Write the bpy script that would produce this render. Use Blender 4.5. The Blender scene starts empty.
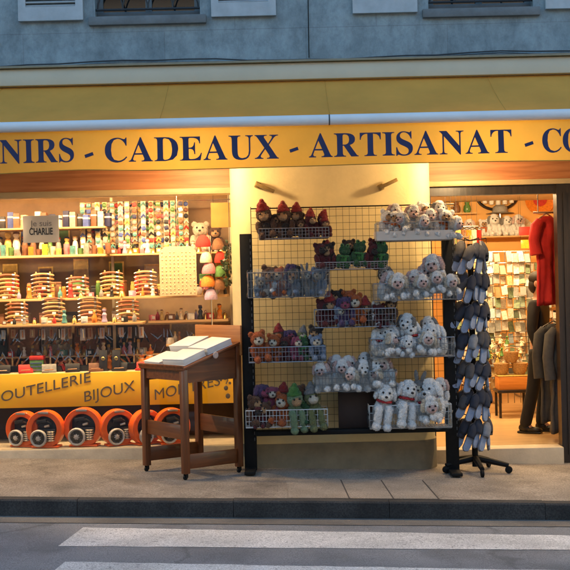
import bpy, bmesh, math, random
from mathutils import Vector, Matrix, noise, Euler
R = math.radians
rnd = random.Random(11)
SC = bpy.context.scene
COL = SC.collection

# ------------------------------------------------------------------ camera, sky, sun, exposure
CAM = Vector((0, -10.5, 1.749)); ROLL = R(-1.35); FPX = 1100.0
cd = bpy.data.cameras.new('camera'); cam = bpy.data.objects.new('camera', cd); COL.objects.link(cam)
cd.sensor_width = 36; cd.lens = 36 * FPX / 570; cd.clip_end = 2000; cd.clip_start = .1
cam.matrix_world = Matrix.Translation(CAM) @ Matrix.Rotation(R(90), 4, 'X') @ Matrix.Rotation(ROLL, 4, 'Z')
SC.camera = cam
SUN_EL, SUN_ROT = R(6), R(20)            # low sun behind the building: the street is in the blue evening shade
w = bpy.data.worlds.new('World'); SC.world = w; w.use_nodes = True
nt = w.node_tree; nt.nodes.clear()
sky = nt.nodes.new('ShaderNodeTexSky'); sky.sky_type = 'NISHITA'; sky.sun_disc = False
sky.sun_elevation = SUN_EL; sky.sun_rotation = SUN_ROT; sky.ozone_density = 2.6; sky.dust_density = .5; sky.air_density = 1.1
bg = nt.nodes.new('ShaderNodeBackground'); bg.inputs['Strength'].default_value = .15
wo = nt.nodes.new('ShaderNodeOutputWorld')
nt.links.new(sky.outputs[0], bg.inputs[0]); nt.links.new(bg.outputs[0], wo.inputs[0])
sl = bpy.data.lights.new('sun', 'SUN'); sl.energy = .5; sl.angle = R(12); sl.color = (1, .8, .6)
so = bpy.data.objects.new('sun', sl); COL.objects.link(so)
sdir = Vector((math.sin(SUN_ROT) * math.cos(SUN_EL), math.cos(SUN_ROT) * math.cos(SUN_EL), math.sin(SUN_EL)))
so.rotation_euler = sdir.to_track_quat('Z', 'Y').to_euler(); so.location = (0, 30, 20)
vs = SC.view_settings; vs.view_transform = 'Standard'; vs.look = 'None'; vs.gamma = 1; vs.use_curve_mapping = False
vs.exposure = 2.35
SC.cycles.max_bounces = 8; SC.cycles.transparent_max_bounces = 16

# ------------------------------------------------------------------ helpers
def at(u, v, y):
    """world point seen at photo position (u, v) on the vertical plane y; used to read sizes off the photograph"""
    a = ROLL
    rt = Vector((math.cos(a), 0, math.sin(a))); up = Vector((-math.sin(a), 0, math.cos(a)))
    d = Vector((0, 1, 0)) + rt * ((u - 285) / FPX) + up * ((285 - v) / FPX)
    return CAM + d * (y - CAM.y)
SL = -.031
def gz(x): return SL * x                # the street falls to the right

MATS = {}
def mat(name, col, rough=.6, var=.15, scale=8, bump=0., bscale=60, metal=0., spec=.5, trans=0., col2=None, sheen=0., coat=0.):
    if name in MATS: return MATS[name]
    m = bpy.data.materials.new(name); m.use_nodes = True; n = m.node_tree; L = n.links
    b = n.nodes['Principled BSDF']
    b.inputs['Roughness'].default_value = rough; b.inputs['Metallic'].default_value = metal
    b.inputs['Specular IOR Level'].default_value = spec
    if sheen: b.inputs['Sheen Weight'].default_value = sheen
    if coat: b.inputs['Coat Weight'].default_value = coat
    tc = n.nodes.new('ShaderNodeTexCoord')
    nz = n.nodes.new('ShaderNodeTexNoise'); nz.inputs['Scale'].default_value = scale; nz.inputs['Detail'].default_value = 6
    nz.inputs['Roughness'].default_value = .65
    L.new(tc.outputs['Object'], nz.inputs['Vector'])
    rp = n.nodes.new('ShaderNodeValToRGB'); L.new(nz.outputs['Fac'], rp.inputs[0])
    c2 = col2 or tuple(min(1, c * (1 + var)) for c in col); c1 = tuple(c * (1 - var) for c in col) if not col2 else col
    rp.color_ramp.elements[0].position = .3; rp.color_ramp.elements[1].position = .7
    rp.color_ramp.elements[0].color = (*c1, 1); rp.color_ramp.elements[1].color = (*c2, 1)
    L.new(rp.outputs[0], b.inputs['Base Color'])
    if bump:
        n2 = n.nodes.new('ShaderNodeTexNoise'); n2.inputs['Scale'].default_value = bscale; n2.inputs['Detail'].default_value = 4
        L.new(tc.outputs['Object'], n2.inputs['Vector'])
        bp = n.nodes.new('ShaderNodeBump'); bp.inputs['Strength'].default_value = bump; bp.inputs['Distance'].default_value = .01
        L.new(n2.outputs['Fac'], bp.inputs['Height']); L.new(bp.outputs[0], b.inputs['Normal'])
    if trans:
        t = n.nodes.new('ShaderNodeBsdfTranslucent'); L.new(rp.outputs[0], t.inputs['Color'])
        mx = n.nodes.new('ShaderNodeMixShader'); mx.inputs[0].default_value = trans
        L.new(b.outputs[0], mx.inputs[1]); L.new(t.outputs[0], mx.inputs[2])
        L.new(mx.outputs[0], n.nodes['Material Output'].inputs['Surface'])
    MATS[name] = m; return m
def nodes_of(m):
    n = m.node_tree; return n, n.links, n.nodes['Principled BSDF'], next(x for x in n.nodes if x.type == 'TEX_COORD')
def wood(name, c1, c2, rough=.5, axis='X', scale=1.0, coat=0.):
    """wood grain: a stretched noise along one axis"""
    if name in MATS: return MATS[name]
    m = mat(name, c1, rough, coat=coat); n, L, b, tc = nodes_of(m)
    mp = n.nodes.new('ShaderNodeMapping'); s = [26 * scale] * 3; s['XYZ'.index(axis)] = 1.6 * scale
    mp.inputs['Scale'].default_value = s; L.new(tc.outputs['Object'], mp.inputs[0])
    nz = n.nodes.new('ShaderNodeTexNoise'); nz.inputs['Scale'].default_value = 1.6; nz.inputs['Detail'].default_value = 8
    nz.inputs['Distortion'].default_value = .6
    L.new(mp.outputs[0], nz.inputs['Vector'])
    rp = n.nodes.new('ShaderNodeValToRGB'); rp.color_ramp.elements[0].position = .32; rp.color_ramp.elements[1].position = .68
    rp.color_ramp.elements[0].color = (*c1, 1); rp.color_ramp.elements[1].color = (*c2, 1)
    L.new(nz.outputs['Fac'], rp.inputs[0]); L.new(rp.outputs[0], b.inputs['Base Color'])
    bp = n.nodes.new('ShaderNodeBump'); bp.inputs['Strength'].default_value = .25; bp.inputs['Distance'].default_value = .004
    L.new(nz.outputs['Fac'], bp.inputs['Height']); L.new(bp.outputs[0], b.inputs['Normal'])
    return m
def emit(name, col, s):
    if name in MATS: return MATS[name]
    m = bpy.data.materials.new(name); m.use_nodes = True; n = m.node_tree
    b = n.nodes['Principled BSDF']; b.inputs['Base Color'].default_value = (.8, .8, .8, 1)
    b.inputs['Emission Color'].default_value = (*col, 1); b.inputs['Emission Strength'].default_value = s
    MATS[name] = m; return m
def glass(name, tint=(1, 1, 1), haze=0., refl=1.0):
    if name in MATS: return MATS[name]
    m = bpy.data.materials.new(name); m.use_nodes = True; n = m.node_tree; n.nodes.remove(n.nodes['Principled BSDF'])
    o = n.nodes['Material Output']
    t = n.nodes.new('ShaderNodeBsdfTransparent'); t.inputs[0].default_value = (*tint, 1)
    g = n.nodes.new('ShaderNodeBsdfGlossy'); g.inputs['Roughness'].default_value = .03 if not haze else .15
    fr = n.nodes.new('ShaderNodeFresnel'); fr.inputs[0].default_value = 1.45
    mu = n.nodes.new('ShaderNodeMath'); mu.operation = 'MULTIPLY'; mu.inputs[1].default_value = refl
    n.links.new(fr.outputs[0], mu.inputs[0])
    mx = n.nodes.new('ShaderNodeMixShader'); n.links.new(mu.outputs[0], mx.inputs[0])
    n.links.new(t.outputs[0], mx.inputs[1]); n.links.new(g.outputs[0], mx.inputs[2])
    out = mx
    if haze:
        d = n.nodes.new('ShaderNodeBsdfDiffuse'); d.inputs[0].default_value = (.75, .8, .85, 1)
        m2 = n.nodes.new('ShaderNodeMixShader'); m2.inputs[0].default_value = haze
        n.links.new(mx.outputs[0], m2.inputs[1]); n.links.new(d.outputs[0], m2.inputs[2]); out = m2
    n.links.new(out.outputs[0], o.inputs['Surface']); MATS[name] = m; return m

def tag(o, label=None, cat=None, group=None, kind=None):
    if label: o['label'] = label
    if cat: o['category'] = cat
    if group: o['group'] = group
    if kind: o['kind'] = kind
    return o
def thing(name, label, cat, loc=(0, 0, 0), rz=0., group=None):
    o = bpy.data.objects.new(name, None); COL.objects.link(o); o.empty_display_size = .1
    o.location = loc; o.rotation_euler = (0, 0, rz); return tag(o, label, cat, group)

class MB:
    def __init__(s): s.bm = bmesh.new()
    def _x(s, vs, M):
        for v in vs: v.co = M @ v.co
    def box(s, c, d, rot=None, bev=0.):
        r = bmesh.ops.create_cube(s.bm, size=1); vs = r['verts']
        for v in vs: v.co = Vector((v.co.x * d[0], v.co.y * d[1], v.co.z * d[2]))
        if bev:
            es = list({e for v in vs for e in v.link_edges})
            rr = bmesh.ops.bevel(s.bm, geom=es, offset=bev, segments=2, affect='EDGES', profile=.5)
            vs = list({v for f in rr['faces'] for v in f.verts} | {v for v in vs if v.is_valid})
        M = Matrix.Translation(c)
        if rot is not None: M = M @ (Euler(rot).to_matrix().to_4x4() if len(rot) == 3 and not isinstance(rot, Matrix) else rot.to_4x4())
        s._x(vs, M); return s
    def span(s, a, b, bev=0.):
        a = Vector(a); b = Vector(b); d = b - a
        return s.box((a + b) / 2, (abs(d.x), abs(d.y), abs(d.z)), None, bev)
    def tube(s, pts, r, n=8, closed=False, cap=True):
        pts = [Vector(p) for p in pts]; N = len(pts); rings = []
        rad = r if isinstance(r, (list, tuple)) else [r] * N
        up = None
        for i, p in enumerate(pts):
            if closed: t = (pts[(i + 1) % N] - pts[i - 1])
            else: t = pts[min(i + 1, N - 1)] - pts[max(i - 1, 0)]
            t.normalize()
            if up is None:
                up = Vector((0, 0, 1)) if abs(t.z) < .9 else Vector((1, 0, 0))
            x = t.cross(up); x = x.normalized() if x.length > 1e-6 else Vector((1, 0, 0)); yv = x.cross(t).normalized(); up = yv
            rings.append([s.bm.verts.new(p + (x * math.cos(k * 2 * math.pi / n) + yv * math.sin(k * 2 * math.pi / n)) * rad[i]) for k in range(n)])
        for i in range(N if closed else N - 1):
            A, B = rings[i], rings[(i + 1) % N]
            for k in range(n): s.bm.faces.new((A[k], A[(k + 1) % n], B[(k + 1) % n], B[k]))
        if cap and not closed:
            s.bm.faces.new(rings[0][::-1]); s.bm.faces.new(rings[-1])
        return s
    def ell(s, c, r, rot=None, u=16, v=10):
        q = bmesh.ops.create_uvsphere(s.bm, u_segments=u, v_segments=v, radius=1)
        M = Matrix.Translation(c)
        if rot: M = M @ Euler(rot).to_matrix().to_4x4()
        r = r if isinstance(r, (list, tuple)) else (r, r, r)
        s._x(q['verts'], M @ Matrix.Diagonal((*r, 1))); return s
    def lathe(s, prof, c=(0, 0, 0), n=24, M=None):
        c = Vector(c); rings = []
        for rr, z in prof:
            ring = []
            for k in range(n):
                p = Vector((rr * math.cos(2 * math.pi * k / n), rr * math.sin(2 * math.pi * k / n), z))
                if M: p = M @ p
                ring.append(s.bm.verts.new(p + c))
            rings.append(ring)
        for A, B in zip(rings, rings[1:]):
            for k in range(n): s.bm.faces.new((A[k], A[(k + 1) % n], B[(k + 1) % n], B[k]))
        s.bm.faces.new(rings[0][::-1]); s.bm.faces.new(rings[-1]); return s
    def prism(s, poly, th, M=None):
        """polygon in local x, z extruded along +y by th"""
        M = M or Matrix(); a = [s.bm.verts.new(M @ Vector((x, 0, z))) for x, z in poly]
        b = [s.bm.verts.new(M @ Vector((x, th, z))) for x, z in poly]; n = len(poly)
        s.bm.faces.new(a); s.bm.faces.new(b[::-1])
        for i in range(n): s.bm.faces.new((a[i], b[i], b[(i + 1) % n], a[(i + 1) % n]))
        return s
    def raw(s, verts, faces):
        vs = [s.bm.verts.new(v) for v in verts]
        for f in faces:
            try: s.bm.faces.new([vs[i] for i in f])
            except ValueError: pass
        return s
    def build(s, name, m, parent=None, world=False, smooth=None, solid=0., kind=None):
        bmesh.ops.recalc_face_normals(s.bm, faces=s.bm.faces)
        me = bpy.data.meshes.new(name)
        if world and parent is not None:
            off = parent.location
            for v in s.bm.verts: v.co -= off
        s.bm.to_mesh(me); s.bm.free()
        if smooth is not False:
            me.polygons.foreach_set('use_smooth', [True] * len(me.polygons))
            try: me.set_sharp_from_angle(angle=R(40 if smooth is None else smooth))
            except Exception: pass
        o = bpy.data.objects.new(name, me); COL.objects.link(o)
        if m: me.materials.append(m)
        if parent is not None: o.parent = parent
        if solid:
            md = o.modifiers.new('s', 'SOLIDIFY'); md.thickness = solid
        if kind: o['kind'] = kind
        return o
def copy_tree(o, parent=None, loc=None, rz=None, label=None, sc=None):
    c = o.copy(); COL.objects.link(c)
    if parent is not None: c.parent = parent
    for ch in list(o.children): copy_tree(ch, c)
    if loc is not None: c.location = loc
    if rz is not None: c.rotation_euler = (0, 0, rz)
    if sc is not None: c.scale = (sc, sc, sc)
    if label: c['label'] = label
    return c
def text(name, body, size, m, parent, M, depth=.002, shear=0., bold=0., world=True):
    c = bpy.data.curves.new('t', 'FONT'); c.body = body; c.size = size; c.extrude = depth; c.shear = shear; c.offset = bold
    c.align_x = 'LEFT'; o = bpy.data.objects.new('t', c); COL.objects.link(o)
    bpy.context.view_layer.update()
    me = bpy.data.meshes.new_from_object(o.evaluated_get(bpy.context.evaluated_depsgraph_get()))
    bpy.data.objects.remove(o); me.transform(M)
    if parent is not None and world: me.transform(Matrix.Translation(-parent.location))
    r = bpy.data.objects.new(name, me); COL.objects.link(r); me.materials.clear(); me.materials.append(m); r.parent = parent
    return r
UPR = Matrix.Rotation(R(90), 4, 'X')     # text facing the street
ORD = ['leftmost', 'second from the left', 'third from the left', 'fourth from the left', 'fifth from the left', 'sixth from the left',
       'seventh from the left', 'eighth from the left', 'ninth from the left', 'tenth from the left', 'eleventh from the left', 'twelfth from the left', 'thirteenth from the left', 'fourteenth from the left']
GLYPH = {"N": ["403,-11 107,350 107,79 108,57 112,42 119,31 129,24 145,20 167,17 167,0 18,0 18,17 33,18 45,20 54,23 61,27 67,33 71,41 74,51 75,64 76,79 76,388 56,412 43,427 36,433 31,435 25,437 18,439 18,455 156,455 391,169 391,377 390,392 389,404 386,414 382,421 376,427 369,431 359,435 346,437 331,439 331,455 480,455 480,439 459,436 443,432 433,425 427,414 423,398 422,377 422,-11", "27,29,28 27,26,29 26,25,29 25,24,29 24,30,29 40,42,41 40,43,42 39,43,40 39,44,43 38,44,39 38,45,44 37,45,38 23,30,24 37,46,45 36,46,37 35,46,36 22,30,23 35,47,46 34,47,35 33,47,34 33,48,47 21,30,22 32,48,33 32,49,48 31,49,32 20,1,21 1,30,21 30,49,31 30,50,49 20,2,1 0,30,1 0,50,30 19,2,20 19,3,2 18,3,19 18,4,3 17,4,18 17,5,4 16,5,17 15,5,16 15,6,5 14,6,15 14,7,6 13,7,14 12,7,13 12,8,7 11,8,12 10,8,11 10,9,8"], "I": ["13,0 13,17 34,21 50,26 61,32 69,42 74,56 75,75 75,387 74,405 70,419 63,427 52,433 36,437 13,439 13,455 244,455 244,439 223,437 207,433 196,427 188,419 184,405 183,387 183,77 183,64 185,53 187,44 192,37 198,31 206,26 216,23 230,20 246,17 246,0", "14,16,15 14,17,16 13,17,14 13,18,17 12,18,13 12,19,18 11,19,12 11,20,19 10,20,11 10,21,20 9,21,10 9,22,21 8,22,9 8,23,22 7,23,8 7,24,23 7,25,24 6,25,7 6,26,25 5,26,6 5,27,26 5,28,27 4,28,5 4,29,28 3,29,4 3,30,29 3,31,30 2,31,3 2,32,31 1,32,2 1,33,32 0,33,1 0,34,33"], "R": ["15,0 15,17 36,20 52,24 62,32 69,43 73,59 75,81 75,379 73,398 69,413 62,424 51,431 36,436 16,439 16,455 217,455 278,452 329,442 367,426 395,403 412,372 417,334 406,285 372,248 315,224 432,50 439,40 446,32 452,26 459,21 468,18 478,17 480,17 480,0 338,0 201,212 182,212 182,81 183,59 187,43 194,32 205,24 221,20 242,17 242,0 182,234 203,234 235,236 261,245 280,258 293,278 301,304 304,336 295,389 268,421 224,431 209,430 197,427 190,422 185,414 183,402 182,385", "14,16,15 14,17,16 14,18,17 14,56,18 56,19,18 13,56,14 12,56,13 12,57,56 55,19,56 11,57,12 11,58,57 11,59,58 55,20,19 10,59,11 10,60,59 54,20,55 10,61,60 9,61,10 54,21,20 9,62,61 8,62,9 53,21,54 8,46,62 7,46,8 53,22,21 52,22,53 52,23,22 51,23,52 51,24,23 50,24,51 49,24,50 49,25,24 48,25,49 47,25,48 7,37,46 37,47,46 37,25,47 37,36,25 36,26,25 7,38,37 35,26,36 6,38,7 6,39,38 5,39,6 5,40,39 35,27,26 4,40,5 4,41,40 35,28,27 35,29,28 3,41,4 3,42,41 35,30,29 3,43,42 2,43,3 35,31,30 2,44,43 1,44,2 35,32,31 0,44,1 0,45,44 35,33,32 35,34,33"], "S": ["43,-11 43,158 62,158 75,113 91,77 111,50 136,30 164,19 197,15 220,17 241,24 257,36 269,51 276,69 279,89 273,117 255,140 225,160 163,191 127,210 99,231 77,253 62,276 53,302 50,332 52,358 57,381 67,403 80,421 96,437 115,449 136,459 160,464 185,466 199,466 213,464 229,461 246,458 264,453 282,448 286,447 289,446 291,446 294,445 297,445 300,445 310,447 317,454 320,466 339,466 339,319 322,319 315,343 305,365 293,385 280,402 265,417 248,429 231,438 213,443 194,445 173,443 155,437 140,426 128,413 122,398 120,380 121,364 127,349 137,336 151,325 168,314 189,303 253,273 279,260 300,247 317,233 331,219 342,204 350,188 355,171 358,153 359,133 357,106 350,80 339,58 323,38 304,21 281,8 254,-2 225,-8 192,-10 181,-10 170,-9 158,-8 147,-6 136,-3 126,1 115,4 106,7 98,9 92,11 88,12 85,12 78,12 73,10 69,7 66,3 64,-3 61,-11", "32,34,33 47,49,48 47,50,49 32,35,34 31,35,32 31,36,35 31,37,36 30,37,31 30,38,37 46,50,47 30,39,38 29,60,30 60,39,30 60,40,39 60,41,40 45,50,46 60,42,41 60,43,42 60,44,43 60,45,44 29,61,60 59,45,60 59,58,45 58,57,45 57,56,45 56,55,45 55,54,45 54,50,45 29,62,61 28,62,29 28,63,62 28,64,63 27,64,28 27,65,64 26,65,27 26,66,65 53,50,54 25,66,26 25,67,66 52,50,53 25,68,67 24,68,25 24,69,68 51,50,52 24,70,69 23,70,24 23,71,70 23,72,71 23,73,72 22,73,23 21,73,22 21,74,73 21,75,74 20,75,21 20,76,75 20,77,76 19,77,20 19,78,77 18,78,19 18,79,78 17,79,18 17,80,79 17,81,80 16,81,17 0,2,1 0,3,2 16,82,81 15,82,16 15,83,82 14,83,15 0,4,3 14,84,83 13,84,14 13,85,84 0,5,4 12,85,13 12,86,85 11,86,12 0,105,5 105,6,5 11,87,86 10,87,11 105,104,6 104,103,6 103,7,6 9,87,10 9,88,87 103,8,7 8,88,9 103,88,8 102,88,103 101,88,102 100,88,101 0,106,105 99,88,100 99,89,88 98,89,99 0,107,106 97,89,98 0,108,107 96,89,97 96,90,89 95,90,96 0,109,108 94,90,95 93,90,94 93,91,90 92,91,93"], "C": ["257,-11 213,-7 174,3 137,20 105,43 78,71 56,104 39,142 29,184 26,228 30,273 39,314 56,351 79,384 106,412 139,435 176,452 216,462 259,465 292,463 328,454 367,440 374,437 381,436 388,435 402,439 413,449 419,465 437,465 437,308 420,308 403,347 381,380 356,407 328,427 298,439 265,443 198,419 157,347 144,226 159,114 203,46 278,24 305,26 331,33 358,45 383,61 407,81 428,106 447,89 395,33 332,0", "17,19,18 26,28,27 26,29,28 17,20,19 16,20,17 16,21,20 15,36,16 36,21,16 25,29,26 15,37,36 35,21,36 35,22,21 34,22,35 24,29,25 34,23,22 34,24,23 34,33,24 33,32,24 32,29,24 14,37,15 14,38,37 13,38,14 12,38,13 31,29,32 11,38,12 30,29,31 11,39,38 10,39,11 9,39,10 8,39,9 8,40,39 7,40,8 6,40,7 6,41,40 47,49,48 5,41,6 47,50,49 46,50,47 4,41,5 45,50,46 4,42,41 44,50,45 3,42,4 44,51,50 43,51,44 42,51,43 3,51,42 2,51,3 1,51,2 1,0,51"], "A": ["-9,0 -9,18 4,19 14,24 24,30 32,41 41,55 49,75 206,466 224,465 384,87 394,65 403,47 411,34 420,25 430,20 443,18 443,0 229,0 229,18 259,21 277,30 283,46 282,54 279,66 273,81 253,132 103,132 79,71 77,67 76,63 76,59 75,54 75,51 75,48 80,32 96,21 124,18 128,18 128,0 113,161 242,161 177,319", "7,9,8 7,42,9 42,10,9 7,40,42 41,10,42 7,27,40 27,41,40 27,26,41 26,10,41 7,28,27 25,10,26 25,11,10 24,11,25 6,28,7 6,29,28 6,30,29 23,11,24 23,12,11 6,31,30 6,32,31 5,32,6 5,33,32 22,12,23 5,34,33 5,35,34 22,13,12 21,13,22 4,35,5 21,14,13 4,36,35 20,14,21 3,36,4 20,15,14 2,36,3 2,37,36 19,15,20 19,16,15 1,37,2 0,37,1 0,38,37 0,39,38 18,16,19 18,17,16"], "D": ["20,0 20,17 39,19 53,23 63,30 69,39 73,54 74,75 74,374 72,397 68,415 61,426 50,433 35,437 15,439 15,455 222,455 296,449 357,429 405,396 440,351 461,295 468,228 441,101 362,25 228,0 222,24 262,30 295,47 319,75 337,115 347,166 351,229 336,342 294,410 223,433 208,432 197,429 190,423 185,415 183,402 182,385 182,72 183,55 185,42 190,34 197,29 208,25", "14,16,15 14,17,16 14,35,17 35,18,17 13,35,14 12,35,13 12,36,35 34,18,35 11,36,12 11,37,36 34,19,18 11,38,37 10,38,11 10,39,38 9,39,10 9,40,39 33,19,34 9,41,40 8,41,9 33,20,19 8,42,41 7,42,8 33,21,20 32,21,33 32,22,21 31,22,32 31,23,22 30,23,31 29,23,30 29,24,23 28,24,29 6,42,7 6,43,42 6,44,43 5,44,6 27,24,28 5,45,44 4,45,5 4,46,45 26,24,27 3,46,4 3,47,46 26,25,24 3,26,47 3,25,26 2,25,3 1,25,2 0,25,1"], "E": ["14,0 14,17 35,18 51,22 62,30 70,41 74,57 75,78 75,369 74,394 69,413 62,425 51,433 36,437 16,439 16,455 399,455 399,320 383,320 375,357 361,386 340,406 312,420 276,428 232,430 219,430 208,429 200,428 194,426 189,422 186,417 184,410 183,400 183,388 183,246 193,246 221,248 243,256 259,269 272,288 281,313 288,345 304,345 304,118 287,118 284,143 280,164 273,181 264,195 254,206 241,213 225,218 207,221 185,222 183,222 183,67 184,53 187,42 192,35 201,31 213,28 230,28 261,29 289,32 313,39 335,48 354,60 371,75 386,94 399,116 411,143 430,143 402,0", "14,16,15 14,24,16 24,23,16 23,22,16 22,21,16 21,20,16 20,17,16 13,24,14 12,24,13 11,25,12 25,24,12 11,26,25 11,27,26 11,28,27 11,29,28 10,29,11 10,30,29 10,31,30 9,31,10 9,32,31 9,33,32 8,33,9 8,34,33 19,17,20 7,34,8 18,17,19 40,42,41 40,43,42 39,43,40 38,43,39 37,43,38 36,48,37 48,47,37 47,43,37 35,49,36 49,48,36 7,35,34 7,54,35 54,53,35 53,52,35 52,51,35 51,50,35 50,49,35 7,55,54 46,43,47 45,43,46 44,43,45 69,71,70 69,72,71 68,72,69 67,72,68 6,55,7 66,72,67 6,56,55 65,72,66 5,56,6 5,57,56 64,72,65 5,58,57 4,58,5 63,72,64 4,59,58 62,72,63 4,60,59 3,60,4 61,72,62 3,61,60 3,72,61 2,72,3 1,72,2 0,72,1"], "U": ["248,-13 192,-8 147,6 114,29 91,61 78,103 73,155 73,379 72,398 68,413 61,424 50,431 35,436 15,439 15,455 240,455 240,439 225,437 213,435 202,432 195,428 189,422 185,415 183,406 181,394 181,379 181,140 183,104 191,74 203,51 221,35 245,25 275,22 340,37 379,83 392,159 392,378 391,398 387,413 379,423 368,431 351,436 328,439 328,455 474,455 474,439 456,435 442,429 433,421 427,411 424,396 422,378 422,181 418,118 403,69 380,32 346,7 302,-8", "13,15,14 13,16,15 42,44,43 42,45,44 12,16,13 12,17,16 41,45,42 41,46,45 12,18,17 11,18,12 40,46,41 40,47,46 11,19,18 11,20,19 10,20,11 39,47,40 39,48,47 10,21,20 9,21,10 38,48,39 9,22,21 38,49,48 9,23,22 8,23,9 37,49,38 37,50,49 8,24,23 7,24,8 36,50,37 36,51,50 7,25,24 6,25,7 6,26,25 35,51,36 35,52,51 35,53,52 34,53,35 5,26,6 5,27,26 34,54,53 5,28,27 4,28,5 33,54,34 4,29,28 33,55,54 3,29,4 3,30,29 32,55,33 3,31,30 32,56,55 2,31,3 2,32,31 2,56,32 2,57,56 1,57,2 1,0,57"], "X": ["11,0 11,17 40,23 66,39 90,66 193,208 78,386 67,402 57,415 47,425 38,433 27,437 16,439 14,439 14,455 244,455 244,439 229,439 207,436 194,428 190,415 191,408 195,399 201,388 265,289 322,373 331,389 337,403 339,414 334,427 319,435 293,439 293,455 458,455 458,439 455,439 436,437 418,432 403,423 388,410 372,394 357,373 281,265 413,57 421,45 429,35 436,28 444,22 452,19 461,17 464,17 464,0 238,0 238,17 243,17 269,20 285,28 290,41 288,51 283,64 275,79 210,183 138,81 130,68 126,56 124,45 130,30 146,21 174,17 174,0", "13,15,14 13,16,15 31,33,32 31,34,33 12,16,13 11,17,12 17,16,12 11,18,17 30,35,31 35,34,31 30,36,35 10,18,11 30,37,36 10,19,18 29,37,30 9,19,10 29,38,37 9,20,19 28,38,29 8,20,9 28,39,38 8,21,20 7,21,8 27,39,28 27,40,39 7,22,21 26,40,27 6,22,7 6,23,22 26,41,40 25,41,26 6,24,23 5,24,6 24,41,25 24,42,41 5,42,24 5,43,42 4,61,5 61,43,5 4,62,61 60,43,61 4,63,62 59,43,60 4,64,63 3,64,4 58,43,59 58,44,43 3,65,64 57,44,58 57,45,44 3,66,65 56,45,57 2,66,3 56,46,45 2,67,66 55,46,56 55,47,46 1,67,2 55,48,47 1,68,67 54,48,55 54,49,48 0,68,1 0,69,68 52,54,53 52,49,54 52,50,49 52,51,50"], "T": ["92,0 92,17 114,19 130,23 142,31 150,42 154,59 156,81 156,433 149,433 116,430 88,420 65,403 47,380 35,352 29,318 11,318 11,455 410,455 410,317 394,317 375,382 333,420 269,433 263,433 263,81 265,58 269,41 276,30 288,23 305,19 328,17 328,0", "16,13,17 13,12,17 12,11,17 11,10,17 10,9,17 9,18,17 9,24,18 24,23,18 23,22,18 22,21,18 21,19,18 8,24,9 7,24,8 7,25,24 20,19,21 16,14,13 16,15,14 6,25,7 6,26,25 5,26,6 5,27,26 4,27,5 4,28,27 3,28,4 3,29,28 2,29,3 2,30,29 1,30,2 1,31,30 0,31,1 0,32,31"], "O": ["261,-11 228,-9 198,-3 169,7 142,21 117,38 94,58 75,81 58,106 45,134 35,163 29,195 28,228 29,260 35,292 45,321 58,349 75,374 95,397 117,417 143,434 170,448 200,458 232,464 265,466 298,464 328,458 357,448 384,435 409,418 431,399 451,376 467,351 481,323 490,293 496,261 498,228 496,195 490,163 481,134 467,106 450,81 430,58 408,38 383,21 355,7 325,-3 294,-9 265,12 328,36 367,108 379,228 376,293 365,346 348,389 324,419 294,437 260,443 196,419 158,347 145,228 149,163 159,109 177,67 201,37 230,18", "23,25,24 23,26,25 22,26,23 22,27,26 21,27,22 21,57,27 57,28,27 20,57,21 20,58,57 56,28,57 55,28,56 55,29,28 19,58,20 19,59,58 54,29,55 54,30,29 18,59,19 54,31,30 17,59,18 53,31,54 53,32,31 16,59,17 53,33,32 15,59,16 15,60,59 52,33,53 52,34,33 14,60,15 52,35,34 51,35,52 13,60,14 51,36,35 12,60,13 11,60,12 11,61,60 50,36,51 50,37,36 50,38,37 10,61,11 50,39,38 9,61,10 9,62,61 8,62,9 50,40,39 8,63,62 49,40,50 7,63,8 49,41,40 6,63,7 49,42,41 6,64,63 5,64,6 49,43,42 4,64,5 49,44,43 4,65,64 48,44,49 3,65,4 48,45,44 3,48,65 3,45,48 2,45,3 2,46,45 2,47,46 1,47,2 1,0,47"], "V": ["212,-13 44,381 37,396 30,409 22,420 14,429 1,435 -14,439 -14,455 211,455 211,439 192,438 177,436 166,432 159,427 154,419 152,410 153,402 156,391 161,378 259,143 348,377 352,389 354,400 355,409 353,419 349,427 342,432 331,435 317,438 299,439 299,455 442,455 442,439 429,437 418,434 408,427 400,418 391,403 382,383 230,-13", "7,9,8 7,10,9 30,32,31 30,33,32 6,10,7 6,11,10 29,33,30 29,34,33 6,12,11 28,34,29 28,35,34 6,13,12 27,35,28 5,13,6 27,36,35 5,14,13 26,36,27 4,14,5 26,37,36 4,15,14 25,37,26 3,15,4 3,16,15 24,37,25 24,38,37 3,17,16 2,17,3 23,38,24 23,39,38 2,18,17 22,39,23 1,18,2 1,19,18 21,39,22 21,40,39 0,19,1 0,20,19 20,40,21 0,40,20"]}
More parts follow.
